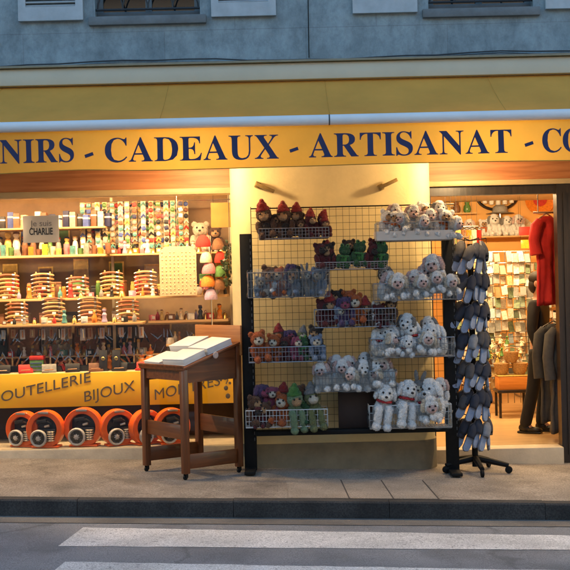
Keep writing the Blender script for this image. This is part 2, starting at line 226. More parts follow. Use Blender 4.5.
# ------------------------------------------------------------------ materials of the setting
def stone_mat():
    m = mat('facade_stone', (.30, .32, .33), .85); n, L, b, tc = nodes_of(m)
    mp = n.nodes.new('ShaderNodeMapping'); mp.inputs['Rotation'].default_value = (R(90), 0, 0); mp.inputs['Location'].default_value = (.42, 0, .2)
    L.new(tc.outputs['Object'], mp.inputs[0])
    br = n.nodes.new('ShaderNodeTexBrick'); br.inputs['Scale'].default_value = 1; br.inputs['Brick Width'].default_value = 1.35
    br.inputs['Row Height'].default_value = .42; br.inputs['Mortar Size'].default_value = .005; br.inputs['Mortar Smooth'].default_value = .8; br.inputs['Bias'].default_value = 0
    br.inputs['Color1'].default_value = (.30, .365, .39, 1); br.inputs['Color2'].default_value = (.35, .415, .435, 1); br.inputs['Mortar'].default_value = (.26, .29, .31, 1)
    L.new(mp.outputs[0], br.inputs['Vector'])
    nz = n.nodes.new('ShaderNodeTexNoise'); nz.inputs['Scale'].default_value = 2.2; nz.inputs['Detail'].default_value = 9; nz.inputs['Roughness'].default_value = .72
    m2 = n.nodes.new('ShaderNodeMapping'); m2.inputs['Scale'].default_value = (1, 1, .55); L.new(tc.outputs['Object'], m2.inputs[0]); L.new(m2.outputs[0], nz.inputs['Vector'])
    rp = n.nodes.new('ShaderNodeValToRGB'); rp.color_ramp.elements[0].position = .3; rp.color_ramp.elements[1].position = .62
    rp.color_ramp.elements[0].color = (.36, .37, .38, 1); rp.color_ramp.elements[1].color = (1, 1, 1, 1)
    L.new(nz.outputs['Fac'], rp.inputs[0])
    mu = n.nodes.new('ShaderNodeMixRGB'); mu.blend_type = 'MULTIPLY'; mu.inputs[0].default_value = .85
    L.new(br.outputs['Color'], mu.inputs[1]); L.new(rp.outputs[0], mu.inputs[2]); L.new(mu.outputs[0], b.inputs['Base Color'])
    n3 = n.nodes.new('ShaderNodeTexNoise'); n3.inputs['Scale'].default_value = 9; n3.inputs['Detail'].default_value = 8; n3.inputs['Roughness'].default_value = .8
    m3 = n.nodes.new('ShaderNodeMapping'); m3.inputs['Scale'].default_value = (1, 1, .8); L.new(tc.outputs['Object'], m3.inputs[0]); L.new(m3.outputs[0], n3.inputs['Vector'])
    r3 = n.nodes.new('ShaderNodeValToRGB'); r3.color_ramp.elements[0].position = .36; r3.color_ramp.elements[1].position = .56; r3.color_ramp.elements[0].color = (.62, .62, .62, 1); r3.color_ramp.elements[1].color = (1.08, 1.08, 1.08, 1); L.new(n3.outputs['Fac'], r3.inputs[0])
    mm = n.nodes.new('ShaderNodeMixRGB'); mm.blend_type = 'MULTIPLY'; mm.inputs[0].default_value = .6; L.new(mu.outputs[0], mm.inputs[1]); L.new(r3.outputs[0], mm.inputs[2]); L.new(mm.outputs[0], b.inputs['Base Color'])
    bp = n.nodes.new('ShaderNodeBump'); bp.inputs['Strength'].default_value = .6; bp.inputs['Distance'].default_value = .02
    L.new(nz.outputs['Fac'], bp.inputs['Height']); L.new(bp.outputs[0], b.inputs['Normal']); return m
def ground_mat(name, c1, c2, speck=220, bump=.35, patch=.7):
    m = mat(name, c1, .9); n, L, b, tc = nodes_of(m)
    nz = n.nodes.new('ShaderNodeTexNoise'); nz.inputs['Scale'].default_value = patch; nz.inputs['Detail'].default_value = 7; nz.inputs['Roughness'].default_value = .6
    sp = n.nodes.new('ShaderNodeTexNoise'); sp.inputs['Scale'].default_value = speck; sp.inputs['Detail'].default_value = 2
    L.new(tc.outputs['Object'], nz.inputs['Vector']); L.new(tc.outputs['Object'], sp.inputs['Vector'])
    rp = n.nodes.new('ShaderNodeValToRGB'); rp.color_ramp.elements[0].position = .32; rp.color_ramp.elements[1].position = .66
    rp.color_ramp.elements[0].color = (*c1, 1); rp.color_ramp.elements[1].color = (*c2, 1); L.new(nz.outputs['Fac'], rp.inputs[0])
    r2 = n.nodes.new('ShaderNodeValToRGB'); r2.color_ramp.elements[0].position = .35; r2.color_ramp.elements[1].position = .65
    r2.color_ramp.elements[0].color = (.6, .6, .6, 1); r2.color_ramp.elements[1].color = (1.3, 1.3, 1.3, 1); L.new(sp.outputs['Fac'], r2.inputs[0])
    mu = n.nodes.new('ShaderNodeMixRGB'); mu.blend_type = 'MULTIPLY'; mu.inputs[0].default_value = .8
    L.new(rp.outputs[0], mu.inputs[1]); L.new(r2.outputs[0], mu.inputs[2]); L.new(mu.outputs[0], b.inputs['Base Color'])
    bp = n.nodes.new('ShaderNodeBump'); bp.inputs['Strength'].default_value = bump; bp.inputs['Distance'].default_value = .006
    L.new(sp.outputs['Fac'], bp.inputs['Height']); L.new(bp.outputs[0], b.inputs['Normal']); return m
M_STONE = stone_mat()
M_ASPH = ground_mat('asphalt', (.165, .172, .185), (.27, .275, .285), 120, .6, .9)
M_PAVE = ground_mat('pavement_asphalt', (.20, .17, .14), (.34, .295, .245), 70, .6, 2.4)
M_SLAB = ground_mat('pavement_slab', (.22, .19, .155), (.34, .295, .245), 110, .3, 2.1)
def worn(m):
    n, L, b, tc = nodes_of(m); nz = n.nodes.new('ShaderNodeTexNoise'); nz.inputs['Scale'].default_value = 26; nz.inputs['Detail'].default_value = 8; nz.inputs['Roughness'].default_value = .75
    L.new(tc.outputs['Object'], nz.inputs['Vector']); rp = n.nodes.new('ShaderNodeValToRGB'); rp.color_ramp.elements[0].position = .31; rp.color_ramp.elements[1].position = .43
    L.new(nz.outputs['Fac'], rp.inputs[0]); t = n.nodes.new('ShaderNodeBsdfTransparent'); mx = n.nodes.new('ShaderNodeMixShader'); L.new(rp.outputs[0], mx.inputs[0])
    L.new(t.outputs[0], mx.inputs[1]); L.new(b.outputs[0], mx.inputs[2]); L.new(mx.outputs[0], n.nodes['Material Output'].inputs['Surface'])
def cracks(m, sc, dark=.35):
    n, L, b, tc = nodes_of(m); src = b.inputs['Base Color'].links[0].from_socket
    nz = n.nodes.new('ShaderNodeTexNoise'); nz.inputs['Scale'].default_value = 3; nz.inputs['Detail'].default_value = 5; L.new(tc.outputs['Object'], nz.inputs['Vector'])
    ad = n.nodes.new('ShaderNodeVectorMath'); ad.operation = 'MULTIPLY_ADD'; ad.inputs[1].default_value = (.5, .5, .5); L.new(nz.outputs['Color'], ad.inputs[0]); L.new(tc.outputs['Object'], ad.inputs[2])
    vo = n.nodes.new('ShaderNodeTexVoronoi'); vo.feature = 'DISTANCE_TO_EDGE'; vo.inputs['Scale'].default_value = sc; L.new(ad.outputs[0], vo.inputs['Vector'])
    rp = n.nodes.new('ShaderNodeValToRGB'); rp.color_ramp.elements[0].position = .002; rp.color_ramp.elements[1].position = .014; rp.color_ramp.elements[0].color = (dark, dark, dark, 1); L.new(vo.outputs['Distance'], rp.inputs[0])
    st_ = n.nodes.new('ShaderNodeTexNoise'); st_.inputs['Scale'].default_value = 1.7; st_.inputs['Detail'].default_value = 6; L.new(tc.outputs['Object'], st_.inputs['Vector'])
    r2 = n.nodes.new('ShaderNodeValToRGB'); r2.color_ramp.elements[0].position = .33; r2.color_ramp.elements[1].position = .5; r2.color_ramp.elements[0].color = (.72, .72, .72, 1); L.new(st_.outputs['Fac'], r2.inputs[0])
    m1 = n.nodes.new('ShaderNodeMixRGB'); m1.blend_type = 'MULTIPLY'; m1.inputs[0].default_value = 1; L.new(src, m1.inputs[1]); L.new(rp.outputs[0], m1.inputs[2])
    m2 = n.nodes.new('ShaderNodeMixRGB'); m2.blend_type = 'MULTIPLY'; m2.inputs[0].default_value = 1; L.new(m1.outputs[0], m2.inputs[1]); L.new(r2.outputs[0], m2.inputs[2]); L.new(m2.outputs[0], b.inputs['Base Color'])
cracks(M_ASPH, .33, .72); cracks(M_PAVE, .5, .82)
M_KERB = ground_mat('kerb_stone', (.026, .025, .024), (.06, .057, .054), 90, .4, 3)
M_PAINT = ground_mat('road_paint', (.50, .49, .47), (.74, .72, .69), 90, .2, 2.5)
worn(M_PAINT)
M_PILLAR = mat('pillar_render', (.72, .58, .30), .85, .10, 3, .12, 40)
M_PLINTH = mat('plinth_render', (.24, .20, .13), .8, .22, 4, .2, 30)
M_LINTEL = wood('lintel_wood', (.30, .10, .03), (.50, .20, .07), .55, 'X', .5)
M_CREAM = mat('cream_metal', (.60, .54, .41), .45, .06, 2)
M_BLACK = mat('black_metal', (.008, .008, .008), .65, .2, 20, spec=.2)
M_DARKW = wood('dark_wood', (.012, .009, .008), (.03, .02, .016), .35, 'Z')
M_SHUT = mat('shutter_paint', (.42, .45, .47), .6, .14, 6, .1, 50)
M_GLASS = glass('window_glass', refl=.8)
M_PANE = mat('dark_pane', (.01, .012, .014), .06, .1, 3, spec=.8)
M_FRAME = mat('painted_frame', (.13, .15, .16), .5, .15, 9)
M_WALLO = mat('ochre_wall', (.74, .40, .12), .8, .1, 2, .1, 20)
M_CEIL = mat('cream_ceiling', (.75, .66, .48), .8, .05, 2)
M_FLOOR = wood('shop_floor', (.40, .25, .11), (.56, .38, .19), .35, 'X', .5, coat=.2)
M_STEP = mat('step_stone', (.55, .45, .31), .6, .12, 6, .2, 60)
M_STEEL = mat('steel', (.6, .6, .6), .25, .08, 30, metal=1)
M_WIRE = mat('wire', (.035, .033, .03), .4, .2, 30, metal=.6)
M_WIREB = mat('basket_wire', (.33, .34, .36), .35, .1, 30, metal=.85)

# ------------------------------------------------------------------ ground, pavement, kerb, road markings
def sheet(name, x0, x1, y0, y1, off, m, nx=1, ny=1):
    b = MB(); vs = []; fs = []
    for j in range(ny + 1):
        for i in range(nx + 1):
            x = x0 + (x1 - x0) * i / nx; vs.append((x, y0 + (y1 - y0) * j / ny, gz(x) + off))
    for j in range(ny):
        for i in range(nx):
            a = j * (nx + 1) + i; fs.append((a, a + 1, a + nx + 2, a + nx + 1))
    return b.raw(vs, fs).build(name, m, smooth=False, kind='structure')
sheet('road', -150, 150, -60, -1.55, -.137, M_ASPH)
bp_ = MB()
for j in range(1):
    x0, x1, y0, y1 = -20, 20, -1.5, .62
    bp_.raw([(x, y, gz(x) + z) for z in (0, -.3) for x, y in ((x0, y0), (x1, y0), (x1, y1), (x0, y1))],
            [(0, 1, 2, 3), (7, 6, 5, 4), (0, 4, 5, 1), (1, 5, 6, 2), (2, 6, 7, 3), (3, 7, 4, 0)])
bp_.build('pavement', M_PAVE, smooth=False, kind='structure')
kb = MB(); x = -1.72 - 1.26 * 12
while x < 16:
    a, c = x + .002, x + 1.258; dz = rnd.uniform(-.003, .003)
    V = [(px, py, gz(px) + pz + (dz if pz > -.05 else 0)) for px in (a, c) for py, pz in ((-1.625, -.3), (-1.615, -.012), (-1.603, 0.001), (-1.5, .003), (-1.5, -.3))]
    kb.raw(V, [(0, 1, 6, 5), (1, 2, 7, 6), (2, 3, 8, 7), (3, 4, 9, 8), (0, 4, 3, 2, 1), (5, 6, 7, 8, 9)]); x += 1.26
kb.build('kerb', M_KERB, smooth=False, kind='structure')
# a short patch of stone slabs in the asphalt pavement
sb = MB()
for (xa, xb) in ((.48, .83), (.842, 1.20), (-.02, .468)):
    V = [(px + sh, py, gz(px) + .004) for px, py, sh in ((xa, -1.485, .012), (xb, -1.485, .012), (xb, -.62, -.015), (xa, -.62, -.015))]
    sb.raw(V, [(0, 1, 2, 3)])
sb.build('pavement_slabs', M_SLAB, smooth=False, kind='structure')
jt = MB()
for xa in (.836, .474, 1.206):
    jt.raw([(xa + dx + sh, py, gz(xa) + .0035) for dx, py, sh in ((-.008, -1.485, .012), (.008, -1.485, .012), (.008, -.62, -.015), (-.008, -.62, -.015))], [(0, 1, 2, 3)])
jt.build('slab_joint', mat('joint_dirt', (.05, .045, .04), .95), smooth=False, kind='structure')
gutter = sheet('gutter', -30, 30, -1.86, -1.56, -.133, ground_mat('gutter_dirt', (.11, .10, .09), (.19, .175, .155), 140, .3, 1.5), 1, 1)
for i, (x0, y0, y1, sk) in enumerate(((-1.60, -2.62, -2.02, .07), (-1.53, -3.66, -3.06, .07), (-1.5, -4.72, -4.12, .07))):
    b = MB(); V = []; n = 60; F = []
    for k in range(n + 1):
        t = k / n; xx = x0 + 7.5 * t
        sk2 = sk * (1 - t)
        yb = y0 - .002 * xx; yt = y1 - .04 * (xx + 1.6)
        V += [(xx - (sk2 if 1 else 0) + rnd.uniform(-.004, .004), yb + rnd.uniform(-.008, .008), gz(xx) - .1325), (xx, yt + rnd.uniform(-.008, .008), gz(xx) - .1325)]
        if k: F.append((2 * k - 2, 2 * k, 2 * k + 1, 2 * k - 1))
    b.raw(V, F).build('road_marking', M_PAINT, smooth=False, kind='structure')

# ------------------------------------------------------------------ the building
bld = thing('building', 'grey stone town house with a lit souvenir shop on its ground floor', 'building', (0, 0, 0))
WX = [-4.43 - .5, -1.25 - .5, 1.93 - .5, 5.11 - .5]      # left edge of each upstairs window, 1 m wide
wb = MB(); ZB, ZS, ZT, ZE = 3.0, 4.345, 6.0, 8.0
wb.span((-9, 0, ZB), (9, .35, ZS)); wb.span((-9, 0, ZT), (9, .35, ZE))
xs = [-9] + [q for a in WX for q in (a, a + 1.0)] + [9]
for i in range(0, len(xs), 2): wb.span((xs[i], 0, ZS), (xs[i + 1], .35, ZT))
wb.span((-9, 0, -.6), (-4.2, .6, ZB)); wb.span((3.6, 0, -.6), (9, .6, ZB))
wb.span((-9, .35, ZB), (9, 6.5, ZB + .12))
wb.build('wall', M_STONE, bld, smooth=False)
lm = mat('iron', (.02, .022, .025), .5, .2, 20)
for k, a in enumerate(WX):
    f = MB()
    f.span((a, .10, ZS), (a + .06, .16, ZT)); f.span((a + .94, .10, ZS), (a + 1, .16, ZT)); f.span((a + .06, .10, ZS), (a + .94, .16, ZS + .07)); f.span((a + .06, .10, ZT - .06), (a + .94, .16, ZT))
    f.span((a + .47, .095, ZS + .07), (a + .53, .16, ZT - .06))
    for zz in (ZS + .55, ZS + 1.05):
        f.span((a + .06, .11, zz), (a + .47, .15, zz + .03)); f.span((a + .53, .11, zz), (a + .94, .15, zz + .03))
    fo = f.build('window', M_FRAME, bld, smooth=False)
    MB().span((a + .03, .125, ZS + .03), (a + .97, .135, ZT - .03)).build('pane', M_PANE, fo, smooth=False)
    MB().span((a - .06, -.05, ZS - .085), (a + 1.06, .098, ZS - .003), .008).build('sill', mat('sill_stone', (.16, .17, .175), .8, .25, 5, .3, 30), fo)
    g = MB()
    g.tube([(a, .03, ZS + .075), (a + 1, .03, ZS + .075)], .012); g.tube([(a, .03, ZS + .62), (a + 1, .03, ZS + .62)], .012)
    for c in range(4):
        x0 = a + .02 + c * .24; pts1 = []; pts2 = []
        for q in range(13):
            t = q / 12; zz = ZS + .085 + .525 * t; off = .24 * (t * t * (3 - 2 * t))
            pts1.append((x0 + off, .03, zz)); pts2.append((x0 + .24 - off, .036, zz))
        g.tube(pts1, .008, 6); g.tube(pts2, .008, 6)
    g.build('railing', lm, fo)
    for xx in (a - .11 - .615, a + 1.11):
        s = MB(); ww = .615
        s.span((xx, -.05, ZS - .03), (xx + .07, -.01, ZT)); s.span((xx + ww - .07, -.05, ZS - .03), (xx + ww, -.01, ZT))
        s.span((xx + .07, -.05, ZS - .03), (xx + ww - .07, -.01, ZS + .10)); s.span((xx + .07, -.05, ZT - .1), (xx + ww - .07, -.01, ZT)); s.span((xx + .07, -.05, ZS + .8), (xx + ww - .07, -.01, ZS + .9))
        zz = ZS + .115
        while zz < ZT - .12:
            if not (ZS + .77 < zz < ZS + .91): s.box((xx + ww / 2, -.03, zz), (ww - .14, .034, .008), (R(35), 0, 0))
            zz += .035
        so_ = s.build('shutter', M_SHUT, bld, smooth=False)
        for zz in (ZS + .25, ZT - .25): MB().box((xx + (0 if xx > a else ww), -.03, zz), (.05, .05, .09), None, .006).build('hinge', lm, so_)
# ground floor: pillar between the shop window and the door, rounded at its street corners
PX0, PX1 = -.515, 1.43
pts = []
rr = .24
for k in range(9): t = R(180 + 90 * k / 8); pts.append((PX0 + rr + rr * math.cos(t), rr + rr * math.sin(t)))
for k in range(9): t = R(270 + 90 * k / 8); pts.append((PX1 - rr + rr * math.cos(t), rr + rr * math.sin(t)))
pts += [(PX1, .62), (PX0, .62)]
def column(z0, z1, grow, name, m):
    b = MB(); cx, cy = (PX0 + PX1) / 2, .3
    P = [(cx + (x - cx) * (1 + grow / 1), cy + (y - cy) * (1 + grow * 3) if y < .5 else y) for x, y in pts]; n = len(P)
    V = [(x, y, z) for z in (z0, z1) for x, y in P]
    F = [tuple(range(n))[::-1], tuple(range(n, 2 * n))] + [(i, (i + 1) % n, n + (i + 1) % n, n + i) for i in range(n)]
    return b.raw(V, F).build(name, m, bld, smooth=35)
column(.235, 3.0, 0, 'pillar', M_PILLAR)
column(-.3, .235, .012, 'plinth', M_PLINTH)
# lintels, their pale bottom rail, and the recess ceiling
MB().span((-4.2, .44, 2.735), (PX0, .60, 3.0)).build('lintel', M_LINTEL, bld, smooth=False); MB().span((PX1, .44, 2.745), (3.6, .60, 3.0)).build('lintel', M_LINTEL, bld, smooth=False)
RP_ = mat('rail_paint', (.45, .33, .17), .5, .1, 5)
MB().span((-4.2, .42, 2.672), (PX0 - .002, .60, 2.733), .006).build('lintel_rail', RP_, bld); MB().span((PX1 + .002, .42, 2.69), (3.6, .60, 2.743), .006).build('lintel_rail', RP_, bld)
# window glass, ledge, band panel
MB().span((-4.2, .50, .168), (PX0, .508, 2.671)).build('shop_window', M_GLASS, bld, smooth=False)
MB().span((-4.2, .455, -.4), (PX0 - .002, 1.35, .165), .012).build('window_ledge', mat('ledge_stone', (.42, .36, .27), .7, .18, 5, .25, 50), bld)
# door frame (black) and threshold step
b = MB(); b.span((PX1 + .004, .47, 2.60), (2.72, .56, 2.688)); b.span((2.72, .44, -.2), (3.02, .58, 2.688)); b.span((PX1 + .004, .48, .09), (1.475, .56, 2.60))
for xx in (2.78, 2.87, 2.96): b.span((xx, .425, .0), (xx + .035, .439, 2.6))
b.build('door_frame', M_DARKW, bld, smooth=False)
MB().span((3.02, .46, -.4), (3.6, .56, 2.69)).build('side_panel', M_DARKW, bld, smooth=False)
MB().span((PX1 + .002, .37, -.4), (2.719, .60, .083), .01).build('door_step', M_STEP, bld)
# ------------------------------------------------------------------ the room behind
def st(name, a, b_, m): return MB().span(a, b_).build(name, m, smooth=False, kind='structure')
st('shop_floor', (-6, .601, -.25), (6, 6.0, .082), M_FLOOR)
st('shop_back_wall', (-6, 6.0, -.25), (6, 6.2, 3.1), M_WALLO)
st('shop_side_wall', (-6.2, .6, -.25), (-6, 6.2, 3.1), M_WALLO)
st('shop_side_wall', (4.6, .6, -.25), (4.8, 5.999, 3.0), M_WALLO)
st('shop_ceiling', (-6, .601, 2.93), (6, 6.0, 2.998), M_CEIL)
st('window_back_wall', (-4.2, 1.95, .083), (PX0, 2.0, 2.929), mat('display_lining', (.24, .16, .085), .7, .25, 3))
st('partition_wall', (PX0 - .001, .621, .083), (PX0 + .1, 2.0, 2.929), M_CEIL)
st('partition_wall', (PX1 - .1, .621, .083), (PX1, 1.2, 2.929), M_CEIL)
st('partition_wall', (-4.3, .601, -.2), (-4.2, 2.0, 2.929), M_CEIL)

# ------------------------------------------------------------------ unseen lamps assumed from the shop's light, and one added at the far right
WARM = (1, .68, .34)
def area(parent, loc, sx, sy, e, col=WARM, rot=(0, 0, 0)):
    l = bpy.data.lights.new('lamp_light', 'AREA'); l.shape = 'RECTANGLE'; l.size = sx; l.size_y = sy; l.energy = e; l.color = col
    o = bpy.data.objects.new('lamp_light', l); COL.objects.link(o); o.parent = parent; o.location = loc; o.rotation_euler = rot; return o
def assumed_tube_lamp(loc, ln, e, label, rot=(0, 0, 0), col=WARM):  # unseen tubes, assumed from the lit window and shop interior
    t = thing('assumed_tube_lamp', label, 'lamp', loc, 0, 'assumed tube lamps lighting the shop')
    MB().span((-ln / 2 - .03, -.05, -.03), (ln / 2 + .03, .05, .0), .006).build('housing', mat('lamp_white', (.7, .7, .68), .4), t)
    b = MB(); b.tube([(-ln / 2, 0, -.048), (ln / 2, 0, -.048)], .014, 10); b.build('tube', emit('tube_glow', (1, .72, .38), 14), t)
    area(t, (0, 0, -.075), ln, .08, e, col, rot); return t
assumed_tube_lamp((-1.55, .66, 2.90), 1.7, 14, 'assumed tube lamp hidden over the souvenir window, nearer to the pillar', (R(4), 0, 0))
assumed_tube_lamp((-3.25, .66, 2.90), 1.3, 10, 'assumed tube lamp hidden over the souvenir window, farther from the pillar', (R(4), 0, 0))
assumed_tube_lamp((2.15, 1.5, 2.90), 1.2, 9, 'assumed tube lamp on the shop ceiling just inside the door')
assumed_tube_lamp((2.2, 2.9, 2.90), 1.6, 36, 'assumed tube lamp on the shop ceiling in the middle of the shop', (R(30), 0, 0))
def assumed_spot_lamp(loc, e, label, aim=None):
    t = thing('assumed_spot_lamp', label, 'lamp', loc, 0, 'assumed lamps under the awning')
    b = MB(); b.lathe([(.05, 0), (.055, -.05), (.045, -.07)], n=20); b.build('housing', mat('lamp_white', (.7, .7, .68), .4), t)
    MB().lathe([(.038, -.066), (.04, -.074), (.02, -.082)], n=16).build('bulb', emit('bulb_glow', (1, .75, .42), 30), t)
    l = bpy.data.lights.new('lamp_light', 'SPOT' if aim else 'POINT'); l.energy = e; l.color = WARM; l.shadow_soft_size = .05
    o = bpy.data.objects.new('lamp_light', l); COL.objects.link(o); o.parent = t; o.location = (0, 0, -.13)
    if aim:
        l.spot_size = R(92); l.spot_blend = .5; o.rotation_euler = (Vector(loc) + o.location - Vector(aim)).to_track_quat('Z', 'Y').to_euler()
    return t
assumed_spot_lamp((-.80, -.30, 2.999), 12, 'assumed round lamp under the awning left of the pale pillar')  # assumed behind the valance from the glow on lintel and pillar side
assumed_spot_lamp((-3.45, -.55, 2.999), 50, 'assumed unseen round lamp under the awning at the far left of the souvenir window', (-1.3, .2, .3))  # assumed lamp out of view, lights lectern, panel and pavement from the left
assumed_spot_lamp((4.05, -.55, 2.999), 32, 'unseen round lamp added under the awning far right beyond the shop door', (1.9, -.3, 0))  # added out of view to mirror the far left lamp and warm the step
assumed_spot_lamp((1.74, -.30, 2.999), 12, 'assumed round lamp under the awning over the shop door')  # unseen, assumed from the bright door lintel and pillar edge
MB().span((-4.2, -.68, 2.999), (4.4, .44, 3.03)).build('soffit', mat('soffit_paint', (.5, .4, .26), .7), bld, smooth=False)

# ------------------------------------------------------------------ awning with its lettering
aw = thing('awning', 'mustard yellow awning with blue lettering on its valance', 'awning', (0, -.1, 3.7))
AX0, AX1 = -5.2, 5.6
AZ = lambda x: -.004 * x
b = MB(); b.span((AX0, -.20, 3.672), (AX1, -.001, 3.83), .012); b.build('cassette', M_CREAM, aw, world=True)
b = MB(); b.span((AX0, -.24, 3.832), (AX1, -.001, 3.85)); b.build('cassette_lid', mat('lid_metal', (.25, .22, .15), .5), aw, world=True, smooth=False)
M_AWN = mat('awning_cloth', (.86, .41, .07), .9, .12, 1.2, .2, 14, trans=.25)
M_VAL = mat('valance_cloth', (.76, .44, .07), .9, .08, 2.5, .25, 9, trans=.45)
def ripple(x, t): return (.012 * math.sin(x * 2.1 + .7) + .008 * math.sin(x * 5.3)) * t
b = MB(); V = []; F = []; nx, ny = 220, 14
for j in range(ny + 1):
    for i in range(nx + 1):
        x = AX0 + (AX1 - AX0) * i / nx; t = j / ny
        V.append((x, -.14 + (-1.06 + .14) * t, 3.665 + (3.175 - 3.665) * t - .03 * math.sin(math.pi * t) + .006 * math.sin(x * 3.7) * math.sin(math.pi * t) + .012 * noise.noise(Vector((x * 2.2, t * 2.5, 0))) * math.sin(math.pi * t)))
for j in range(ny):
    for i in range(nx): a = j * (nx + 1) + i; F.append((a, a + 1, a + nx + 2, a + nx + 1))
cn = b.raw(V, F).build('canopy', M_AWN, aw, world=True)
for sx in (-2.62, -1.05, .42, 1.95, 3.5):
    P = []; seam = MB()
    for j in range(11):
        t = j / 10; P.append(Vector((sx, -.14 + (-1.06 + .14) * t, 3.668 + (3.175 - 3.665) * t - .03 * math.sin(math.pi * t) + .006 * math.sin(sx * 3.7) * math.sin(math.pi * t))) - aw.location)
    seam.tube(P, .0018, 5); seam.build('seam', mat('seam_thread', (.58, .30, .05), .9), cn)
b = MB(); b.tube([(AX0, -1.10, 3.152), (AX1, -1.10, 3.152)], .045, 20); b.build('front_bar', mat('bar_metal', (.80, .80, .80), .4, .05, 3), aw, world=True)
b = MB()
for sx in (.405,): b.tube([(sx, -1.10, 3.152), (sx + .012, -1.10, 3.152)], .0465, 20)
b.build('bar_joint', mat('joint_dark', (.1, .1, .1), .6), aw, world=True)
VT, VBm = 3.115, 2.757
def vb(x): return VBm + .014 * math.exp(-((x + 1.75) / .35) ** 2) - .016 * math.exp(-((x + 2.75) / .4) ** 2) + .006 * math.sin(x * 1.7)
def vy(x, t): return -1.085 - .005 * t + ripple(x, t)
b = MB(); V = []; F = []; nx, ny = 200, 8
for j in range(ny + 1):
    for i in range(nx + 1):
        x = AX0 + (AX1 - AX0) * i / nx; t = j / ny; V.append((x, vy(x, t), VT + (vb(x) - VT) * t))
for j in range(ny):
    for i in range(nx): a = j * (nx + 1) + i; F.append((a, a + 1, a + nx + 2, a + nx + 1))
val = b.raw(V, F).build('valance', M_VAL, aw, world=True)
hm = MB()
V = [(AX0 + (AX1 - AX0) * i / nx) for i in range(nx + 1)]
hm.tube([(x, vy(x, 1) - .002, vb(x) + .004) for x in V], .004, 5); ho = hm.build('hem', mat('hem_cloth', (.40, .24, .04), .9), val)
for v in ho.data.vertices: v.co -= aw.location
M_BLUE = mat('letter_blue', (.022, .03, .10), .7, .12, 6)
def glyph_data(ch):
    v, f = GLYPH[ch]; return [tuple(int(q) for q in p.split(',')) for p in v.split()], [tuple(int(q) for q in p.split(',')) for p in f.split()]
def word(txt, u0, u1, vb0, vb1, hpx):
    """one word of the valance lettering between two ends read off the photograph"""
    A = at(u0, vb0, -1.1); B = at(u1, vb1, -1.1); size = hpx * 9.4 / FPX / .455 / 1000
    adv = 0; out = []
    for ch in txt:
        v, f = glyph_data(ch); x0 = min(p[0] for p in v); x1 = max(p[0] for p in v); out.append((ch, adv - x0)); adv += x1 - x0 + 26
    adv -= 26; sx = (B.x - A.x) / adv
    mb = MB()
    for ch, o in out:
        v, f = glyph_data(ch); pts3 = []
        for px, py in v:
            x = A.x + (px + o) * sx; z = A.z + (B.z - A.z) * (px + o) / adv + py * size
            t = max(0, min(1, (VT - z) / (VT - vb(x)))); pts3.append((x, vy(x, t) - .0035, z))
        mb.raw(pts3, f)
    o = mb.build('lettering', M_BLUE, val, smooth=False)
    for q in o.data.vertices: q.co -= aw.location
word('SOUVENIRS', -108, 74, 166.2, 161.5, 23.5); word('CADEAUX', 105, 279, 162.4, 158.4, 24); word('ARTISANAT', 309, 512, 157.2, 152.8, 23.5); word('CO', 542.5, 585, 152.4, 151.6, 23.5)
for u, v in ((89, 155), (294, 149.5), (529, 144)):
    c = at(u, v, -1.1); t = (VT - c.z) / (VT - vb(c.x))
    o = MB().box((c.x, vy(c.x, t) - .004, c.z), (.075, .003, .028), (0, R(-18), 0)).build('dash', M_BLUE, val, smooth=False)
    for q in o.data.vertices: q.co -= aw.location
# support arms under the awning
for xx in (-2.4, 3.2):
    b = MB(); b.tube([(xx, -.12, 3.45), (xx + .35, -.55, 3.3), (xx, -1.05, 3.15)], .02, 8); b.build('arm', M_CREAM, aw, world=True)

# ------------------------------------------------------------------ houses on the other side of the street (behind the camera; added to block the low sky, mirrored in the glass)
ob = thing('building', 'pale houses added across the street to block low sky, mirrored in the shop glass', 'building', (0, -17.5, -.4))
b = MB(); b.span((-40, -26, -3), (40, -17.5, 9.2)); b.build('wall', mat('house_render', (.34, .32, .29), .85, .15, .6), ob, world=True, smooth=False)
b = MB(); b.prism([(-40.3, 9.2), (40.3, 9.2), (40.3, 9.5), (-40.3, 9.5)], 9.4, Matrix.Translation((0, -26.6, 0))); b.build('roof', mat('roof_tile', (.12, .07, .05), .8, .2, 3), ob, world=True, smooth=False)
for k in range(14):
    for z0 in (1.0, 4.6):
        x0 = -20 + k * 3; f = MB(); f.span((x0, -17.5, z0), (x0 + 1.1, -17.44, z0 + 1.7)); wo_ = f.build('window', M_PANE, ob, world=True, smooth=False)
        s = MB(); s.span((x0 - .7, -17.49, z0), (x0 - .08, -17.44, z0 + 1.7)); s.build('shutter', M_SHUT, ob, world=True, smooth=False); s = MB(); s.span((x0 + 1.18, -17.49, z0), (x0 + 1.8, -17.44, z0 + 1.7)); s.build('shutter', M_SHUT, ob, world=True, smooth=False)
